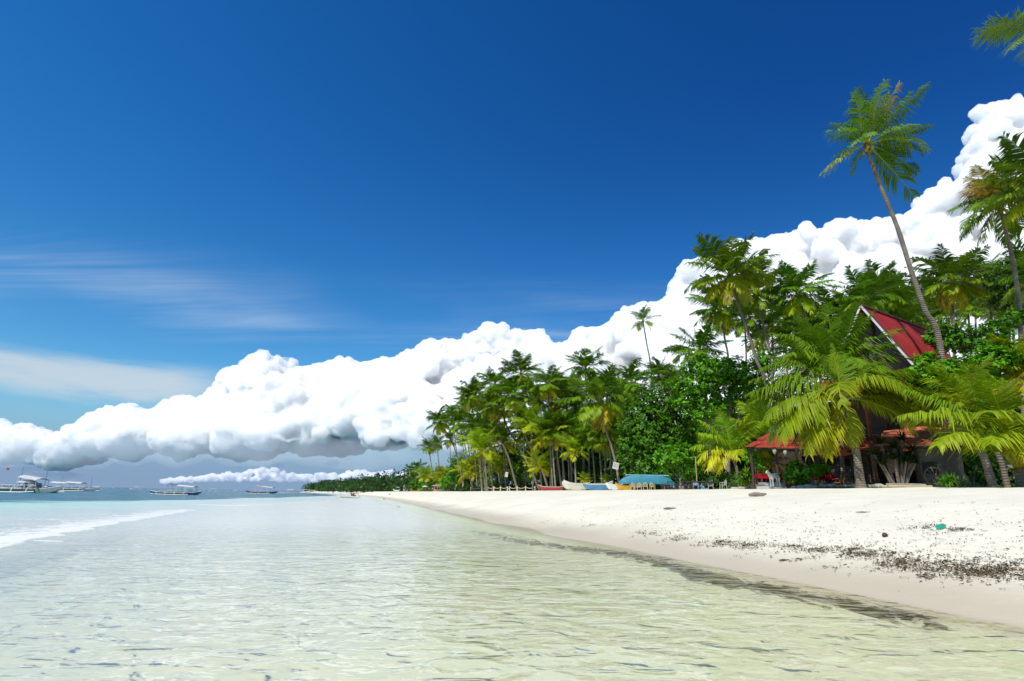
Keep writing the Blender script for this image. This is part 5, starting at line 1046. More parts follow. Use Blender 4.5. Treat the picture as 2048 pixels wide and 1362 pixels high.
for px_, Y_, rz, lb in ((1474, 49, 2.2, 'tall cane rocking chair left of the fern'), (1484, 48, 2.9, 'cane rocking chair half hidden by the fern'), (1522, 43.5, 3.0, 'loop-backed cane chair left of the statue')):
    t = empty('cane_chair', on_ground(px_, Y_), rz, lb, 'chair', 'cane chairs'); s = MB(); s.box((0, 0, .42), (.5, .5, .04)); s.build('seat', CANE, t)
    s = MB(); s.tube([(-.24, -.25, .4), (-.24, -.36, .95), (0, -.4, 1.12), (.24, -.36, .95), (.24, -.25, .4)], .03, 6)
    for k in (-.1, .1): s.bar((k, -.26, .42), (k, -.39, 1.08), .025)
    s.build('backrest', CANE, t, True)
    for sg in (-1, 1):
        s = MB(); s.tube([(sg*.25, .34, .1), (sg*.25, 0, 0.02), (sg*.25, -.4, .12)], .025, 6); s.build('rocker', CANE, t, True)
        for y_ in (-.2, .2): s = MB(); s.bar((sg*.24, y_, .42), (sg*.25, y_, .04), .035); s.build('leg', CANE, t)
# dark bamboo fence and round-legged bamboo tables
DBAM = paint('dark_bamboo', (0.045, 0.035, 0.03), .7, .3, 5)
def bam_fence(px0, px1, Y, lb):
    a, b = on_ground(px0, Y), on_ground(px1, Y); t = empty('bamboo_fence', a, 0, lb, 'fence'); d = b-a; n = int(d.length/.16)
    for k in range(4): c = d*(k/3); s = MB(); s.tube([c+Vector((0, 0, -.2)), c+Vector((0, 0, 1.05))], .05, 6); s.build('post', DBAM, t, True)
    for hz in (.25, .95): s = MB(); s.tube([Vector((0, -.06, hz)), d+Vector((0, -.06, hz))], .035, 6); s.build('rail', DBAM, t, True)
    s = MB(); rr = random.Random(px0)
    for k in range(n): c = d*((k+.5)/n)+Vector((0, .02, 0)); s.bar(c, c+Vector((rr.uniform(-.03, .03), 0, rr.uniform(.85, 1.0))), .07, .03)
    s.build('bamboo_panel', DBAM, t); return t
bam_fence(1336, 1386, 66, 'low dark bamboo fence right of the teal boat')
def bam_table(px, Y, lb, r=.9):
    t = empty('bamboo_table', on_ground(px, Y), 0, lb, 'table', 'dark bamboo tables'); s = MB(); s.lathe([(r, .80), (r, .86), (r*.5, .865), (.01, .865)], 16); s.build('tabletop', DBAM, t)
    for k in range(4): a = k*pi/2+.5; s = MB(); s.tube([(r*.8*cos(a), r*.8*sin(a), 0), (r*.7*cos(a), r*.7*sin(a), .8)], .06, 6); s.build('leg', DBAM, t)
    s = MB(); s.lathe([(r*.82, .2), (r*.82, .24)], 16); s.build('foot_ring', DBAM, t)
bam_table(1390, 62, 'dark round table, left one of the pair under the golden palm'); bam_table(1410, 61, 'dark round table, right one of the pair under the golden palm', 1.0)
t = empty('bench', on_ground(1372, 61), .1, 'dark bamboo bench in front of the low bamboo fence', 'bench'); s = MB(); s.box((0, 0, .45), (2.4, .4, .06)); s.build('seat', DBAM, t)
for sx in (-1, 0, 1): s = MB(); s.bar((sx*1.05, 0, 0), (sx*1.05, 0, .42), .09, .34); s.build('leg', DBAM, t)
t = empty('light_pole', on_ground(1395, 63), 0, 'thin pale pole standing behind the dark round tables', 'pole'); s = MB(); s.tube([(0, 0, -.2), (0, 0, 3.4)], .05, 8); s.build('shaft', BAMBOO, t, True); s = MB(); s.lathe([(.09, 3.4), (.12, 3.46), (.02, 3.52)], 8); s.build('finial', BAMBOO, t, True)
# rope fence
rp = [941.5, 963.5, 975.5, 987.5, 1000.6, 1014.7, 1019, 1034, 1051, 1069.7]; t = empty('rope_fence', on_ground(941.5, 131), 0, 'cream post and rope fence in front of the palm trunks', 'fence'); tops = []
for i, x_ in enumerate(rp):
    c = on_ground(x_, 131-i*1.0)-t.location; s = MB(); s.box(c+Vector((0, 0, .42)), (.20, .20, 1.05)); p = s.build('post', CREAM, t); s = MB(); s.box(c+Vector((0, 0, .975)), (.26, .26, .06), None, .7); s.build('cap', CREAM, p); tops.append(c+Vector((0, 0, .85)))
for a, b in zip(tops[:-1], tops[1:]): s = MB(); s.tube([a.lerp(b, k/6)-Vector((0, .0, .30*(1-(2*k/6-1)**2))) for k in range(7)], .055, 5); s.build('rope', paint('rope', (.55, .50, .40), .8) if a is tops[0] else bpy.data.materials['rope'], t, True)
# white sign boards hung on leaning trunks, lettering too small to read: two rows of strokes
SIGNI = paint('sign_ink', (.06, .06, .06), .7)
def sign(px, py, Y, wpx, hpx, tilt, lb):
    p = at(px, py, Y); k = depth(p)/F; w_, h_ = wpx*k, hpx*k; t = empty('sign_board', p, 0, lb, 'sign', 'white sign boards'); t.rotation_euler = (0, -radians(tilt), 0)
    s = MB(); s.box((0, 0, 0), (w_, .04, h_)); s.build('board', WHITE, t); rr = random.Random(px)
    for row, (z_, hh, n) in enumerate(((.24, .17, 7), (-.08, .24, 8))):
        s = MB()
        for j in range(n):
            x_ = (-.36+.72*(j+.5)/n)*w_; s.bar((x_-.02*w_, -.024, (z_-hh/2)*h_), (x_-.02*w_, -.024, (z_+hh/2)*h_), .014*w_*2, .008)
            if rr.random() < .8: zz2 = (z_+rr.choice((-.45, 0, .45))*hh)*h_; s.bar((x_-.02*w_, -.0265, zz2), (x_+.035*w_, -.0265, zz2), .006, .03*h_)
        s.build('lettering', SIGNI, t)
sign(1231.5, 931.5, 84.5, 12.0, 13.5, -12, 'larger white sign board on a leaning trunk beside the almond tree'); sign(1013, 949, 126, 5.6, 9.5, -8, 'smaller white sign board on a trunk behind the rope fence')
# white horse statue on a low block
t = empty('horse_statue', on_ground(1550, 39.5), 0, 'white horse statue standing before the restaurant steps', 'statue')
HORSE = paint('weathered_white_stone', (.56, .58, .54), .75, .3, 5, .02)
V_ = [(.0, 0, .74), (.16, 0, .77), (.30, 0, .76), (-.18, 0, .74), (-.30, 0, .78), (-.40, 0, .92), (-.47, 0, 1.04), (-.55, 0, 1.0), (-.62, 0, .90), (-.47, 0, 1.12),
      (.36, .09, .60), (.30, .09, .42), (.36, .09, .22), (.35, .09, .02), (.36, -.09, .60), (.32, -.09, .42), (.38, -.09, .22), (.36, -.09, .02), (-.24, .08, .56), (-.24, .08, .36), (-.23, .08, .18), (-.24, .08, .02), (-.20, -.08, .56), (-.19, -.08, .36), (-.19, -.08, .18), (-.18, -.08, .02), (.40, 0, .74), (.46, 0, .55), (.46, 0, .36)]
E_ = [(0, 1), (1, 2), (0, 3), (3, 4), (4, 5), (5, 6), (6, 7), (7, 8), (6, 9), (2, 10), (10, 11), (11, 12), (12, 13), (2, 14), (14, 15), (15, 16), (16, 17), (3, 18), (18, 19), (19, 20), (20, 21), (3, 22), (22, 23), (23, 24), (24, 25), (2, 26), (26, 27), (27, 28)]
R_ = [.17, .165, .16, .165, .14, .105, .085, .065, .05, .025, .09, .052, .04, .045, .09, .052, .04, .045, .075, .045, .038, .042, .075, .045, .038, .042, .05, .045, .02]
def skin(name, V, E, R, mat, parent, loc=(0, 0, 0), rot=(0, 0, 0), root=0, levels=1):
    me = bpy.data.meshes.new(name); me.from_pydata([Vector(v) for v in V], E, []); o = obj(name, me, parent, loc, rot); m = o.modifiers.new('skin', 'SKIN'); m.use_smooth_shade = True
    for i, r in enumerate(R): me.skin_vertices[0].data[i].radius = (r, r) if not isinstance(r, tuple) else r; me.skin_vertices[0].data[i].use_root = (i == root)
    sub = o.modifiers.new('sub', 'SUBSURF'); sub.levels = sub.render_levels = levels
    dg = bpy.context.evaluated_depsgraph_get(); m2 = bpy.data.meshes.new_from_object(o.evaluated_get(dg)); o.modifiers.clear(); o.data = m2; m2.name = name; m2.materials.clear(); m2.materials.append(mat); return o
def skinme(o):
    return o
bpy.ops.object.select_all(action='DESELECT') if False else None
def skin_new(V, E, R, root=0, levels=1):
    bm = bmesh.new(); ly = bm.verts.layers.skin.verify(); vs = []
    for i, v in enumerate(V):
        q = bm.verts.new(v); r = R[i]; q[ly].radius = r if isinstance(r, tuple) else (r, r); q[ly].use_root = (i == root); vs.append(q)
    for a, b in E: bm.edges.new((vs[a], vs[b]))
    me = bpy.data.meshes.new('skin'); bm.to_mesh(me); bm.free(); o = obj('tmp', me); m = o.modifiers.new('skin', 'SKIN'); m.use_smooth_shade = True
    sub = o.modifiers.new('sub', 'SUBSURF'); sub.levels = sub.render_levels = levels
    dg = bpy.context.evaluated_depsgraph_get(); m2 = bpy.data.meshes.new_from_object(o.evaluated_get(dg)); bpy.data.objects.remove(o); return m2
me = skin_new(V_, E_, R_); me.name = 'body'; me.materials.clear(); me.materials.append(HORSE); o = obj('body', me, t, (0, 0, .12), (0, 0, radians(18)))
s = MB(); s.box((.2, 0, .06), (.55, .45, .16)); s.build('plinth', GREYB, t)
# wagon wheel against the stone wall
t = empty('wagon_wheel', on_ground(1877, 36.3), 0, 'old wooden wagon wheel leaning on the stone wall', 'wheel'); t.rotation_euler = (radians(-10), 0, 0); WOODG = paint('weathered_wood', (.26, .19, .12), .8, .3, 6)
R0_ = .66; s = MB(); s.tube([(R0_*cos(a), 0, R0_+R0_*sin(a)) for a in [2*pi*k/28 for k in range(29)]], .05, 6, False); s.build('rim', WOODG, t, True); s = MB(); s.tube([(0, -.09, R0_), (0, .09, R0_)], .11, 10); s.build('hub', WOODG, t)
for k in range(12): a = 2*pi*k/12+.1; s = MB(); s.bar((.09*cos(a), 0, R0_+.09*sin(a)), (.64*cos(a), 0, R0_+.64*sin(a)), .035); s.build('spoke', WOODG, t)
# spiky plants
SPIKE = leafmat('blade_leaf', .15, .45)
def spiky(name, lb, px, Y, heads, n, Lf, wd, c0, c1, stems=True, seed=1, droop=.5, up=.2):
    rng = np.random.RandomState(seed); base = on_ground(px, Y); t = empty(name, base, 0, lb, 'plant'); V = []; Fc = []; C = []; tk = MB()
    for hx, hz, hy in heads:
        h = np.array((hx, hy, hz))
        if stems and hz > .15: tk.tube([(hx*.25, hy*.3, -.1), (hx*.6, hy*.6, hz*.5), (hx, hy, hz)], [.09, .07, .055], 7)
        for k in range(n):
            d = unit(rng, 1)[0]; d[2] = abs(d[2])*.9+up-.35*(rng.rand() < .35); d /= np.linalg.norm(d); sd_ = np.cross(d, (0, 0, 1)); q = np.linalg.norm(sd_); sd_ = sd_/q if q > .05 else np.array((1, 0, 0)); l = Lf*rng.uniform(.7, 1.15); cc = np.array(c0)+(np.array(c1)-np.array(c0))*rng.rand()
            b = len(V); p1 = h+d*l*.5; d2 = d+np.array((0, 0, -droop*rng.uniform(.5, 1.3))); d2 /= np.linalg.norm(d2); p2 = p1+d2*l*.5
            V += [h-sd_*wd*.35, h+sd_*wd*.35, p1+sd_*wd*.5, p1-sd_*wd*.5, p2]; C += [cc*.8, cc*.8, cc, cc, cc*1.15]; Fc += [(b, b+1, b+2, b+3), (b+3, b+2, b+4)]
    obj('leaves', np_mesh('leaves', np.array(V), Fc, SPIKE, False, np.array(C)), t)
    if tk.v: tk.build('stem', BARK, t, True)
DK = ((.012, .035, .008), (.03, .07, .012))
spiky('screw_pine', 'large dark screw pine with pale forking stems right of the broad trunk', 1798, 35.5, [(-1.2, 2.0, 0), (-.6, 2.7, .2), (.1, 2.4, 0), (.7, 2.9, .1), (1.2, 2.2, 0), (-.2, 1.7, -.3), (.5, 1.6, -.3), (-.9, 1.4, -.2), (1.1, 1.5, -.2)], 90, .85, .06, *DK, seed=2)
spiky('spider_lily', 'bright green spider lily clump by the wagon wheel', 1902, 34.5, [(0, .1, 0), (.35, .12, .1), (-.3, .1, .1), (.1, .3, 0)], 60, .95, .06, (.05, .16, .01), (.14, .32, .02), False, seed=3, droop=.9, up=.5)
spiky('snake_plant', 'upright grey-green blades right of the spider lily', 1926, 34, [(0, .05, 0), (.25, .05, 0), (-.2, .05, .1)], 12, .75, .07, (.07, .13, .05), (.2, .26, .12), False, seed=4, droop=.0, up=1.6)
spiky('small_plant', 'tiny lit plant sprouting between the two leaning palms', 2002, 32, [(0, .05, 0)], 22, .28, .05, (.12, .26, .02), (.25, .40, .04), False, seed=5)
spiky('bromeliad', 'dark red spiky plant at the right foot of the step', 1583, 39.2, [(0, .1, 0), (-.25, .08, 0), (.3, .1, 0)], 40, .5, .05, (.10, .05, .015), (.22, .06, .03), False, seed=6)
spiky('cordyline', 'tall crimson leaved cordyline under the awning', 1656, 40.2, [(0, .5, 0), (.05, .9, 0), (0, 1.2, 0)], 34, .55, .08, (.22, .006, .015), (.42, .015, .03), True, seed=7)
spiky('fern', 'fresh green fern spreading left of the almond sapling', 1493, 43.5, [(0, .25, 0), (.3, .5, 0), (-.4, .35, .1), (.1, .9, 0)], 44, 1.0, .11, (.08, .24, .012), (.18, .40, .02), False, seed=8, droop=.8, up=.5)
spiky('dry_plant', 'brown withered plants between fern and statue', 1518, 42, [(0, .1, 0), (.4, .1, 0), (-.4, .12, 0)], 46, .55, .05, (.16, .08, .04), (.30, .18, .08), False, seed=9)
spiky('bromeliad', 'rosy low plants beneath the bright rounded shrub', 1602, 39.4, [(0, .08, 0), (.3, .08, 0)], 30, .4, .06, (.22, .05, .05), (.30, .12, .06), False, seed=10)
spiky('bromeliad', 'dull green spiky plant below the light green shrub', 1618, 39, [(0, .08, 0)], 30, .4, .05, (.05, .08, .02), (.14, .14, .04), False, seed=11)
# lawn, kerb stones, step, planter log
def sheet(name, pts, mat, lb, dz=.06, n=1, kind='structure', subs=14):
    q = [on_ground(a, b) for a, b in pts]; P = []
    for i in range(subs+1):
        l, r = q[0].lerp(q[3], i/subs), q[1].lerp(q[2], i/subs); P.append([(lambda c: Vector((c.x, c.y, gz(c.x, c.y)+dz)))(l.lerp(r, j/20)) for j in range(21)])
    s = MB(); s.grid(P); return tag(s.build(name, mat, None, True), lb, kind=kind)
LAWN = paint('lawn_soil', (.05, .12, .015), .9, .3, 3, .03)
sheet('lawn', [(1630, 37.2), (1790, 34.6), (1800, 37.5), (1625, 40)], LAWN, 'small green lawn in front of the terrace', .07)
rng = np.random.RandomState(21); n = 9000; u = rng.rand(n); v_ = rng.rand(n); q = [on_ground(a, b) for a, b in [(1632, 37.3), (1788, 34.7), (1798, 37.4), (1627, 39.9)]]
Pq = np.array([(np.array(q[0])*(1-a)+np.array(q[1])*a)*(1-b)+(np.array(q[3])*(1-a)+np.array(q[2])*a)*b for a, b in zip(u, v_)]); Pq[:, 2] = height(Pq[:, 0], Pq[:, 1])+.06
D_ = unit(rng, n)*.5+np.array((0, 0, 1.0)); vv, ff, cc = leaf_quads(Pq, D_, unit(rng, n), rng.uniform(.06, .13, n), np.full(n, .02), (np.array((.07, .22, .01))+rng.rand(n, 1)*np.array((.07, .16, .01))))
tag(obj('grass', np_mesh('grass', vv, ff, BROAD, False, cc)), 'short lawn grass beside the broad palm trunk', 'grass', kind='stuff')
rr = random.Random(31)
def stone(name, px, Y, w_, d_, h_, mat, lb, cat, group=None, rz=None, seed=0):
    c = on_ground(px, Y); r2 = random.Random(seed+px); bm = bmesh.new(); bmesh.ops.create_icosphere(bm, subdivisions=2, radius=1)
    for v in bm.verts:
        k = 1+.22*mn.noise(v.co*1.6+Vector((px, seed, 0))); bx = Vector([max(-.78, min(.78, x)) for x in v.co*k]); v.co = Vector((bx.x*w_*.64, bx.y*d_*.64, bx.z*h_*.64+h_*.35))
    me = bpy.data.meshes.new(name); bm.to_mesh(me); bm.free(); me.materials.append(mat); me.polygons.foreach_set('use_smooth', np.ones(len(me.polygons), dtype=bool)); me.set_sharp_from_angle(angle=radians(45))
    return tag(obj(name, me, None, c, (0, 0, r2.uniform(-.2, .2) if rz is None else rz)), lb, cat, group)
KERB = paint('kerb_stone', (.46, .42, .34), .85, .25, 4, .02)
x_ = 1584
for i in range(13):
    wpx = rr.uniform(13, 19); stone('kerb_stone', x_+wpx/2, 38.3-(x_-1584)*.017, wpx*.034, .5, .24+.05*(i % 3), KERB, 'pale kerb stone edging the small lawn and flower bed', 'kerb stone', 'kerb stones edging the lawn', 0.02, i); x_ += wpx
x_ = 1462
for i in range(6):
    wpx = rr.uniform(12, 17); stone('kerb_stone', x_+wpx/2, 46.5-i*.9, wpx*.04, .5, .2, KERB, 'low pale kerb stone left of the horse statue', 'kerb stone', 'kerb stones left of the statue', 0.02, i+40); x_ += wpx
c0 = on_ground(1563, 40.6); t = empty('entrance_steps', c0, .05, 'pale concrete steps beside the horse statue', 'steps'); s = MB(); s.box((0, 0, .02), (1.5, 2.0, .44)); s.build('step', CONC, t); s = MB(); s.box((-.2, .75, .32), (1.5, 1.2, .22)); s.build('step', CONC, t); s = MB(); s.box((-1.15, -.1, .0), (.75, 1.4, .3)); s.build('step', CONC, t)
t = empty('driftwood', on_ground(1826, 33.8), .05, 'pale timber logs lying on the sand below the screw pine', 'timber'); s = MB(); s.tube([(-1.3, .2, .10), (0, .0, .11), (1.0, -.2, .11)], .08, 8); s.build('log', CANE, t, True); s = MB(); s.tube([(-1.2, .5, .2), (.3, .2, .22), (.8, 0, .2)], .07, 8); s.build('log', GREYB, t, True)
def branch(px, Y, L_, r, lb, mat, rz=.1, name='driftwood'):
    s = MB(); s.tube([(-L_/2, 0, r*.9), (-L_*.15, .04*L_, r*1.2), (L_*.2, -.03*L_, r), (L_/2, .05*L_, r*1.5)], [r, r*1.1, r*.9, r*.4], 7); s.tube([(L_*.05, 0, r), (L_*.2, .12*L_, r*2.2)], [r*.5, r*.2], 5)
    o = s.build(name, mat, None, True); c = on_ground(px, Y); o.location = c; o.rotation_euler = (0, 0, rz); tag(o, lb, 'driftwood')
def on_sand(px, py):
    """where the ray through a picture point meets the sand"""
    d = ray(px, py); t = 2.0
    while t < 400:
        p = Vector((0, 0, EYE))+d*t
        if p.z < gz(p.x, p.y): return Vector((p.x, p.y, gz(p.x, p.y)))
        t *= 1.01
    return gnd(px, py)
def branch_at(px, py, wpx, thick, lb, mat, rz):
    c = on_sand(px, py); L_ = wpx*depth(c)/F; s = MB(); r = thick; s.tube([(-L_/2, 0, r*.6), (-L_*.15, .04*L_, r), (L_*.2, -.03*L_, r*.8), (L_/2, .05*L_, r*1.2)], [r*.6, r, r*.9, r*.35], 7)
    o = s.build('driftwood', mat, None, True); o.location = c; o.rotation_euler = (0, 0, rz); tag(o, lb, 'driftwood')
GREYW = paint('grey_driftwood', (.24, .20, .16), .9, .3, 8, .02); DARKS = paint('dark_driftwood', (.09, .06, .04), .9, .3, 8, .02)
branch_at(1516, 993.5, 34, .10, 'grey palm log lying high on the sand below the statue', GREYW, -.1)
branch_at(1771, 1075, 13, .05, 'short dark stick on open sand near the green bottle', DARKS, .5)
branch_at(1812, 1140, 50, .015, 'long thin twig across the seaweed line', DARKS, .9)
branch_at(1340, 1020, 26, .05, 'pale stick lying on the sand left of the grey log', GREYW, .1)
branch_at(1730, 1027, 36, .02, 'long pale stick in the middle of the dry sand', GREYW, .05)
branch_at(1570, 1123, 26, .02, 'thin dark stick just above the waterline', DARKS, .2)
c = on_sand(1883, 1058); t = empty('plastic_bottle', c, .6, 'crumpled green plastic bottle on the dry sand', 'bottle'); GRN = paint('green_plastic', (.02, .36, .24), .3, .1, 6); t.rotation_euler = (0, radians(82), .5); s = MB(); s.lathe([(.05, -.13), (.058, -.1), (.05, -.02), (.058, .03), (.055, .09), (.03, .14), (.02, .17)], 12, (-.05, 0, 0)); s.build('body', GRN, t, True); s = MB(); s.lathe([(.024, .17), (.024, .20)], 10, (-.05, 0, 0)); s.build('lid', WPLAS_SHADED, t)
# seaweed wrack and drift on the sand
def wrack():
    rng = np.random.RandomState(9); pts = []
    bands = [((980, 1032), (1100, 1046), 10, .05), ((1100, 1046), (1250, 1062), 60, .06), ((1250, 1062), (1350, 1078), 150, .09), ((1340, 1078), (1440, 1088), 300, .12), ((1440, 1088), (1600, 1098), 620, .2), ((1600, 1098), (1750, 1112), 620, .3), ((1700, 1112), (1850, 1124), 380, .35), ((1780, 1128), (1920, 1140), 620, .4), ((1900, 1138), (2060, 1158), 900, .4), ((1980, 1126), (2030, 1136), 160, .4),
             ((1840, 1055), (1860, 1057), 70, .15), ((1905, 1062), (1945, 1067), 120, .25), ((1820, 1056), (1850, 1058), 60, .15), ((1660, 1125), (1800, 1150), 90, .8), ((1500, 1112), (1720, 1128), 90, .6), ((1880, 1165), (2048, 1180), 60, .8)]
    for a, b, n, sp in bands:
        pa, pb = on_sand(*a), on_sand(*b)
        for k in range(max(2, int(n*.042))):                 # tangled clumps with bare sand between them
            u = rng.rand(); c = pa.lerp(pb, u); cx, cy_ = c.x+rng.normal()*sp*.35, c.y+rng.normal()*sp*.6; q = rng.uniform(.05, .22)
            for j in range(int(rng.uniform(3, 22))): pts.append((cx+rng.normal()*q*1.5, cy_+rng.normal()*q*.8, rng.uniform(.5, 1.0)))
    for k in range(900):                                    # scattered leaf litter on the dry sand
        px_ = rng.uniform(1150, 2080); py_ = 1000+rng.beta(2.2, 1.8)*135*(0.25+.75*min(1, (px_-1000)/900)); c = on_sand(px_, py_); pts.append((c.x, c.y, rng.uniform(.35, .8)))
    pts = np.array(pts); z = height(pts[:, 0], pts[:, 1]); V = []; n = len(pts); m = 3
    P = np.repeat(np.stack([pts[:, 0], pts[:, 1], z+.012], 1), m, 0)+rng.normal(size=(n*m, 3))*np.array((.05, .05, .006))*np.repeat(pts[:, 2], m)[:, None]
    D_ = rng.normal(size=(n*m, 3)); D_[:, 2] = np.abs(D_[:, 2])*.15; Nn = np.tile((0, 0, 1.0), (n*m, 1))+rng.normal(size=(n*m, 3))*.4
    Lq = rng.uniform(.03, .11, n*m)*np.repeat(pts[:, 2], m); tone = rng.rand(n*m, 1); col = np.array((.055, .038, .016))+tone**2*np.array((.22, .165, .08))
    return leaf_quads(P, D_, Nn, Lq, Lq*rng.uniform(.2, .45, n*m), col, .2)
vv, ff, cc = wrack(); m_, t_ = mat_new('dry_weed'); finish(t_, t_.add('BsdfPrincipled', {'Base Color': t_.add('Attribute', attribute_name='tint').outputs['Color'], 'Roughness': .85}))
tag(obj('seaweed', np_mesh('seaweed', vv, ff, m_, False, cc)), 'brown seaweed and leaf litter stranded along the beach', 'seaweed', kind='stuff')
# stones standing out of the shallows
ROCK = paint('dark_rock', (.07, .06, .05), .85, .3, 3, .05)
for i, (px_, py_, w_, lb) in enumerate(((676, 1015, 3.6, 'dark stone in the shallows, farthest left of the scatter'), (703, 1014.5, 3.2, 'dark stone in the shallows above the close pair'), (700, 1026, 3.6, 'left stone of the close pair in the shallows'), (716, 1025.5, 3.6, 'right stone of the close pair in the shallows'), (754, 1023.5, 3.6, 'dark stone alone in the grey shallows below the sand spit'), (809, 1031.5, 5, 'flat dark stone nearest the beach in the shallows'), (768, 998.5, 4, 'dark lump on the sand spit'), (779, 995, 3.2, 'small dark lump at the far edge of the sand spit'), (797, 1013, 5, 'dark stone at the waterline of the beach'))):
    g = gnd(px_, py_); k = depth(g)/F; o = stone('rock', 1000, 60, w_*k, w_*k*.8, w_*k*.55, ROCK, lb, 'rock', 'stones in the shallows', .3*i, i); o.location = (g.x, g.y, max(gz(g.x, g.y)-.02, -.1))
# ---- people
SKIN = paint('skin', (.30, .16, .10), .6, .1, 6); HAIRM = paint('black_hair', (.012, .010, .009), .5); 
def person(lb, loc, rz, top, bottom, pose='stand', hgt=1.68, group=None):
    t = empty('person', loc, rz, lb, 'person', group); k = hgt/1.7
    if pose == 'sit':
        V = [(0, 0, .12), (0, .02, .34), (0, .04, .52), (0, .03, .60), (0, .0, .72), (-.09, 0, .10), (-.11, -.38, .28), (-.11, -.42, .0), (-.11, -.55, .0), (.09, 0, .10), (.11, -.38, .28), (.11, -.42, .0), (.11, -.55, .0), (-.18, .04, .52), (-.24, -.05, .28), (-.16, -.28, .26), (.18, .04, .52), (.24, -.05, .28), (.16, -.28, .26)]
    else:
        V = [(0, 0, .95), (0, .01, 1.15), (0, .02, 1.38), (0, 0, 1.46), (0, -.015, 1.58), (-.09, 0, .88), (-.10, -.02, .48), (-.10, .02, .06), (-.10, -.13, .03), (.09, 0, .88), (.11, .03, .48), (.11, .06, .06), (.11, -.08, .03), (-.19, .02, 1.36), (-.24, .02, 1.08), (-.23, -.08, .84), (.19, .02, 1.36), (.25, .0, 1.08), (.22, -.1, .86)]
    E = [(0, 1), (1, 2), (2, 3), (3, 4), (0, 5), (5, 6), (6, 7), (7, 8), (0, 9), (9, 10), (10, 11), (11, 12), (2, 13), (13, 14), (14, 15), (2, 16), (16, 17), (17, 18)]
    R = [(.15, .10), (.135, .09), (.14, .09), .055, (.085, .10), .085, .06, .04, .03, .085, .06, .04, .03, .055, .042, .03, .055, .042, .03]
    me = skin_new([tuple(c*k for c in v) for v in V], E, R, 0, 1); me.name = 'body'; me.materials.clear()
    for m in (SKIN, top, bottom): me.materials.append(m)
    hip = .92*k if pose == 'stand' else .2
    for p in me.polygons:
        c = p.center
        if pose == 'stand': p.material_index = 1 if (c.z > .95*k and c.z < 1.43*k and abs(c.x) < .27*k) else 2 if (c.z > .5*k and c.z <= .95*k and abs(c.x) < .2*k) else 0
        else: p.material_index = 1 if (c.z > .22*k and c.z < .56*k and c.y > -.12) else 2 if (c.z < .24*k and c.y > -.3*k) else 0
    obj('body', me, t); hd = Vector(V[4])*k
    s = MB(); s.lathe([(.02, -.02), (.105, -.03), (.115, .03), (.10, .09), (.05, .125), (.005, .13)], 12, hd+Vector((0, .02, .02))); s.build('hair', HAIRM, t, True)
    return t
CLT = {k: fabric('cloth_'+k, c, .05) for k, c in {'white': (.65, .65, .63), 'dark': (.03, .03, .05), 'red': (.4, .05, .04), 'blue': (.06, .12, .3), 'tan': (.45, .3, .18)}.items()}
for px_, lb, top, dz, rz in ((627, 'bather standing waist deep, left one of the three', 'dark', -.85, .3), (632, 'bather in the middle of the three in the sea', 'dark', -1.0, 1.2), (636.5, 'bather at the right of the three in the sea', 'blue', -.9, -.4)):
    g = gnd(px_, 990.6); person(lb, (g.x, g.y, dz), rz, CLT[top], CLT['dark'], group='bathers in the sea')
g = on_ground(959, 132); person('person in a white shirt standing by the hedge at the rope fence', g, .4, CLT['white'], CLT['dark'])
bt = bpy.data.objects[[o.name for o in bpy.data.objects if o.get('label', '').startswith('mint outrigger')][0]]
for dx, lb, top in ((.14, 'person in red sitting on the mint boat', 'red'), (.24, 'person in dark clothes sitting at the end of the mint boat', 'dark'), (.2, 'person in dark clothes bending in the mint boat beside the red one', 'dark')):
    Lb = 52*depth(bt.location)/F; p = bt.matrix_basis @ Vector((Lb*dx, .15, .75)); person(lb, (p.x, p.y, .55), .5+dx*6, CLT[top], CLT['dark'], 'sit', group='people aboard the mint boat')
for px_, Y_, lb, top, pose in ((843, 262, 'sunbather in tan standing left of the pale umbrella', 'tan', 'stand'), (851, 258, 'person in red standing under the pale umbrella', 'red', 'stand'), (858, 250, 'person in tan standing right of the pale umbrella', 'tan', 'stand'), (865, 245, 'person in white standing before the thatched kiosk', 'white', 'stand')):
    person(lb, on_ground(px_, Y_), .4, CLT[top], CLT['dark'], pose, group='people on the far beach')
# ---- far beach: kiosk, umbrellas, loungers, small craft
THATCH = paint('thatch', (.30, .22, .13), .95, .3, 3, .08); PINK = paint('pink_wall', (.55, .30, .22), .8, .15, 2)
c = on_ground(876, 236); t = empty('beach_kiosk', c, .2, 'thatched kiosk with pink walls on the far beach', 'kiosk')
s = MB(); s.box((0, 0, 1.1), (3.4, 2.6, 2.2)); kw = s.build('wall', PINK, t)
for x_ in (-1.05, .05, 1.15): s = MB(); s.box((x_, -1.31, 1.3), (.6, .06, 1.0)); s.build('window', DARKWOOD, kw)
s = MB(); s.lathe([(2.9, 2.0), (1.6, 2.9), (.15, 3.9)], 14); s.build('roof', THATCH, t)
def umbrella(px, Y, lb, mt, r=1.3, closed=False, h=2.4):
    t = empty('beach_umbrella', on_ground(px, Y), 0, lb, 'umbrella', 'umbrellas on the far beach'); s = MB(); s.tube([(0, 0, -.1), (0, 0, h)], .04, 6); s.build('pole', WPLAS_SHADED, t)
    s = MB()
    if closed: s.lathe([(.06, h-1.5), (.2, h-1.3), (.13, h-.6), (.03, h+.05)], 8)
    else: s.lathe([(r, h-.45), (r*.6, h-.12), (.04, h+.12)], 10)
    s.build('canopy', mt, t)
PK = fabric('pink_canvas', (.62, .38, .36)); 
umbrella(850, 254, 'pale open umbrella on the far beach', CANW, 1.5); umbrella(925.5, 146, 'folded pink umbrella beside the dark hedge, left one', PK, closed=True); umbrella(943.5, 142, 'folded pink umbrella beside the dark hedge, right one', PK, closed=True); umbrella(795, 330, 'thatch-coloured umbrella at the far left of the beach', CANC, 1.6)
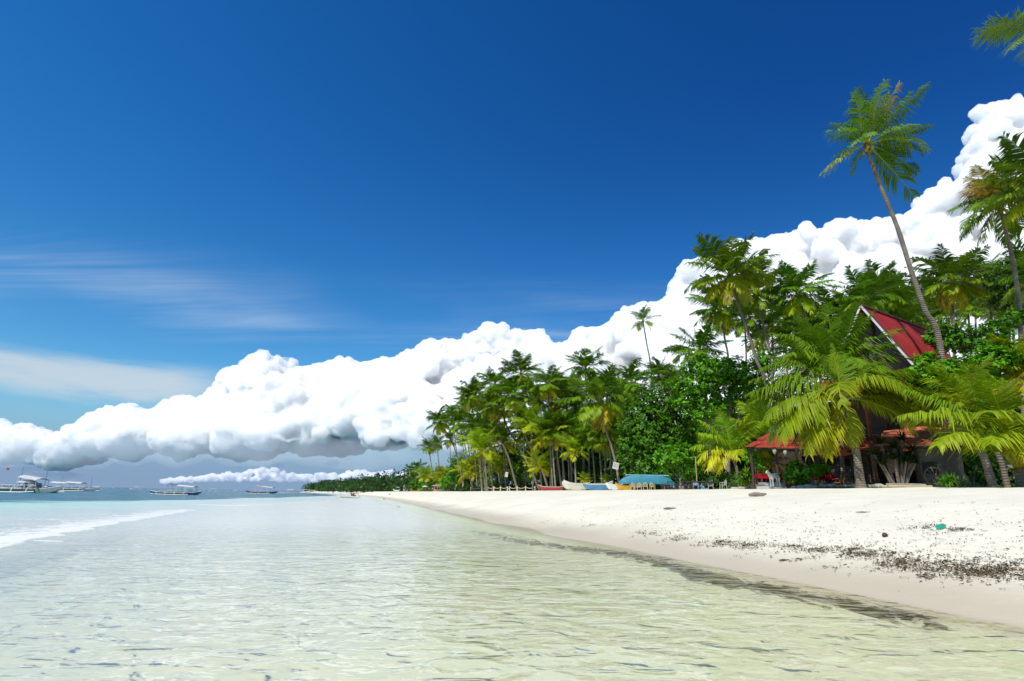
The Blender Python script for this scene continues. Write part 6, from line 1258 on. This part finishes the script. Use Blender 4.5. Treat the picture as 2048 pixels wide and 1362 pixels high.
def lounger(px, Y, lb, mt):
    t = empty('sun_lounger', on_ground(px, Y), .3, lb, 'sun lounger', 'sun loungers on the far beach'); s = MB(); s.box((-.3, 0, .38), (1.4, .65, .1)); s.build('seat', mt, t); s = MB(); s.bar((.38, 0, .38), (.95, 0, .85), .62, .1); s.build('backrest', mt, t)
    for x_ in (-.85, .3):
        for y_ in (-.28, .28): s = MB(); s.bar((x_, y_, 0), (x_, y_, .36), .07); s.build('leg', WPLAS_SHADED, t)
BLUEC = fabric('blue_cushion', (.30, .42, .58))
for a in ((871, 222, 'pale blue sun lounger below the kiosk, left of two', BLUEC), (882, 215, 'pale blue sun lounger below the kiosk, right of two', BLUEC), (893, 205, 'grey-blue sun lounger right of the kiosk', CANB), (900, 196, 'white sun lounger farther right of the kiosk', CANW)): lounger(*a)
t = empty('beach_board', on_ground(911, 186), .2, 'tilted grey notice panel right of the loungers', 'panel'); s = MB(); s.bar((-.2, 0, .5), (.25, 0, 2.1), 2.4, .08); s.build('panel', GREYB, t); s = MB(); s.bar((.3, .9, 0), (.1, .9, 1.4), .1); s.build('leg', GREYB, t); s = MB(); s.bar((.3, -.9, 0), (.1, -.9, 1.4), .1); s.build('leg', GREYB, t)
tree('hedge', 'clipped dark hedge at the left end of the rope fence', 'hedge', 140, [(928, 980, 9, 6, 60), (940, 979, 10, 6, 70), (952, 979, 9, 6, 60)], .45, GD, 940, seed=61, trunk_r=.06, per=6)
beached('little white boat with dark hull on the far spit', 786, 800, 300, BOATW, .7, .05, 0, BOATN, beam=.2, thwarts=2, group='boats on the far beach'); beached('flat orange canoe on the sand below the far palms', 822, 840, 262, BOATO, .35, .04, 0, None, beam=.14, thwarts=2, group='boats on the far beach')
t = empty('beach_hut', on_ground(815, 330), 0, 'small grey-roofed hut with pale wall at the far end of the beach', 'hut'); s = MB(); s.box((0, 0, 1.2), (4.5, 3, 2.4)); s.build('wall', CONC, t); s = MB(); s.poly([(-2.7, -1.9, 2.35), (2.7, -1.9, 2.35), (2.2, 0, 3.6), (-2.2, 0, 3.6)], (0, .1, .1)); s.build('roof', GREYB, t); s = MB(); s.box((1.0, -1.52, 1.0), (.9, .06, 2.0)); s.build('door', DARKWOOD, t)
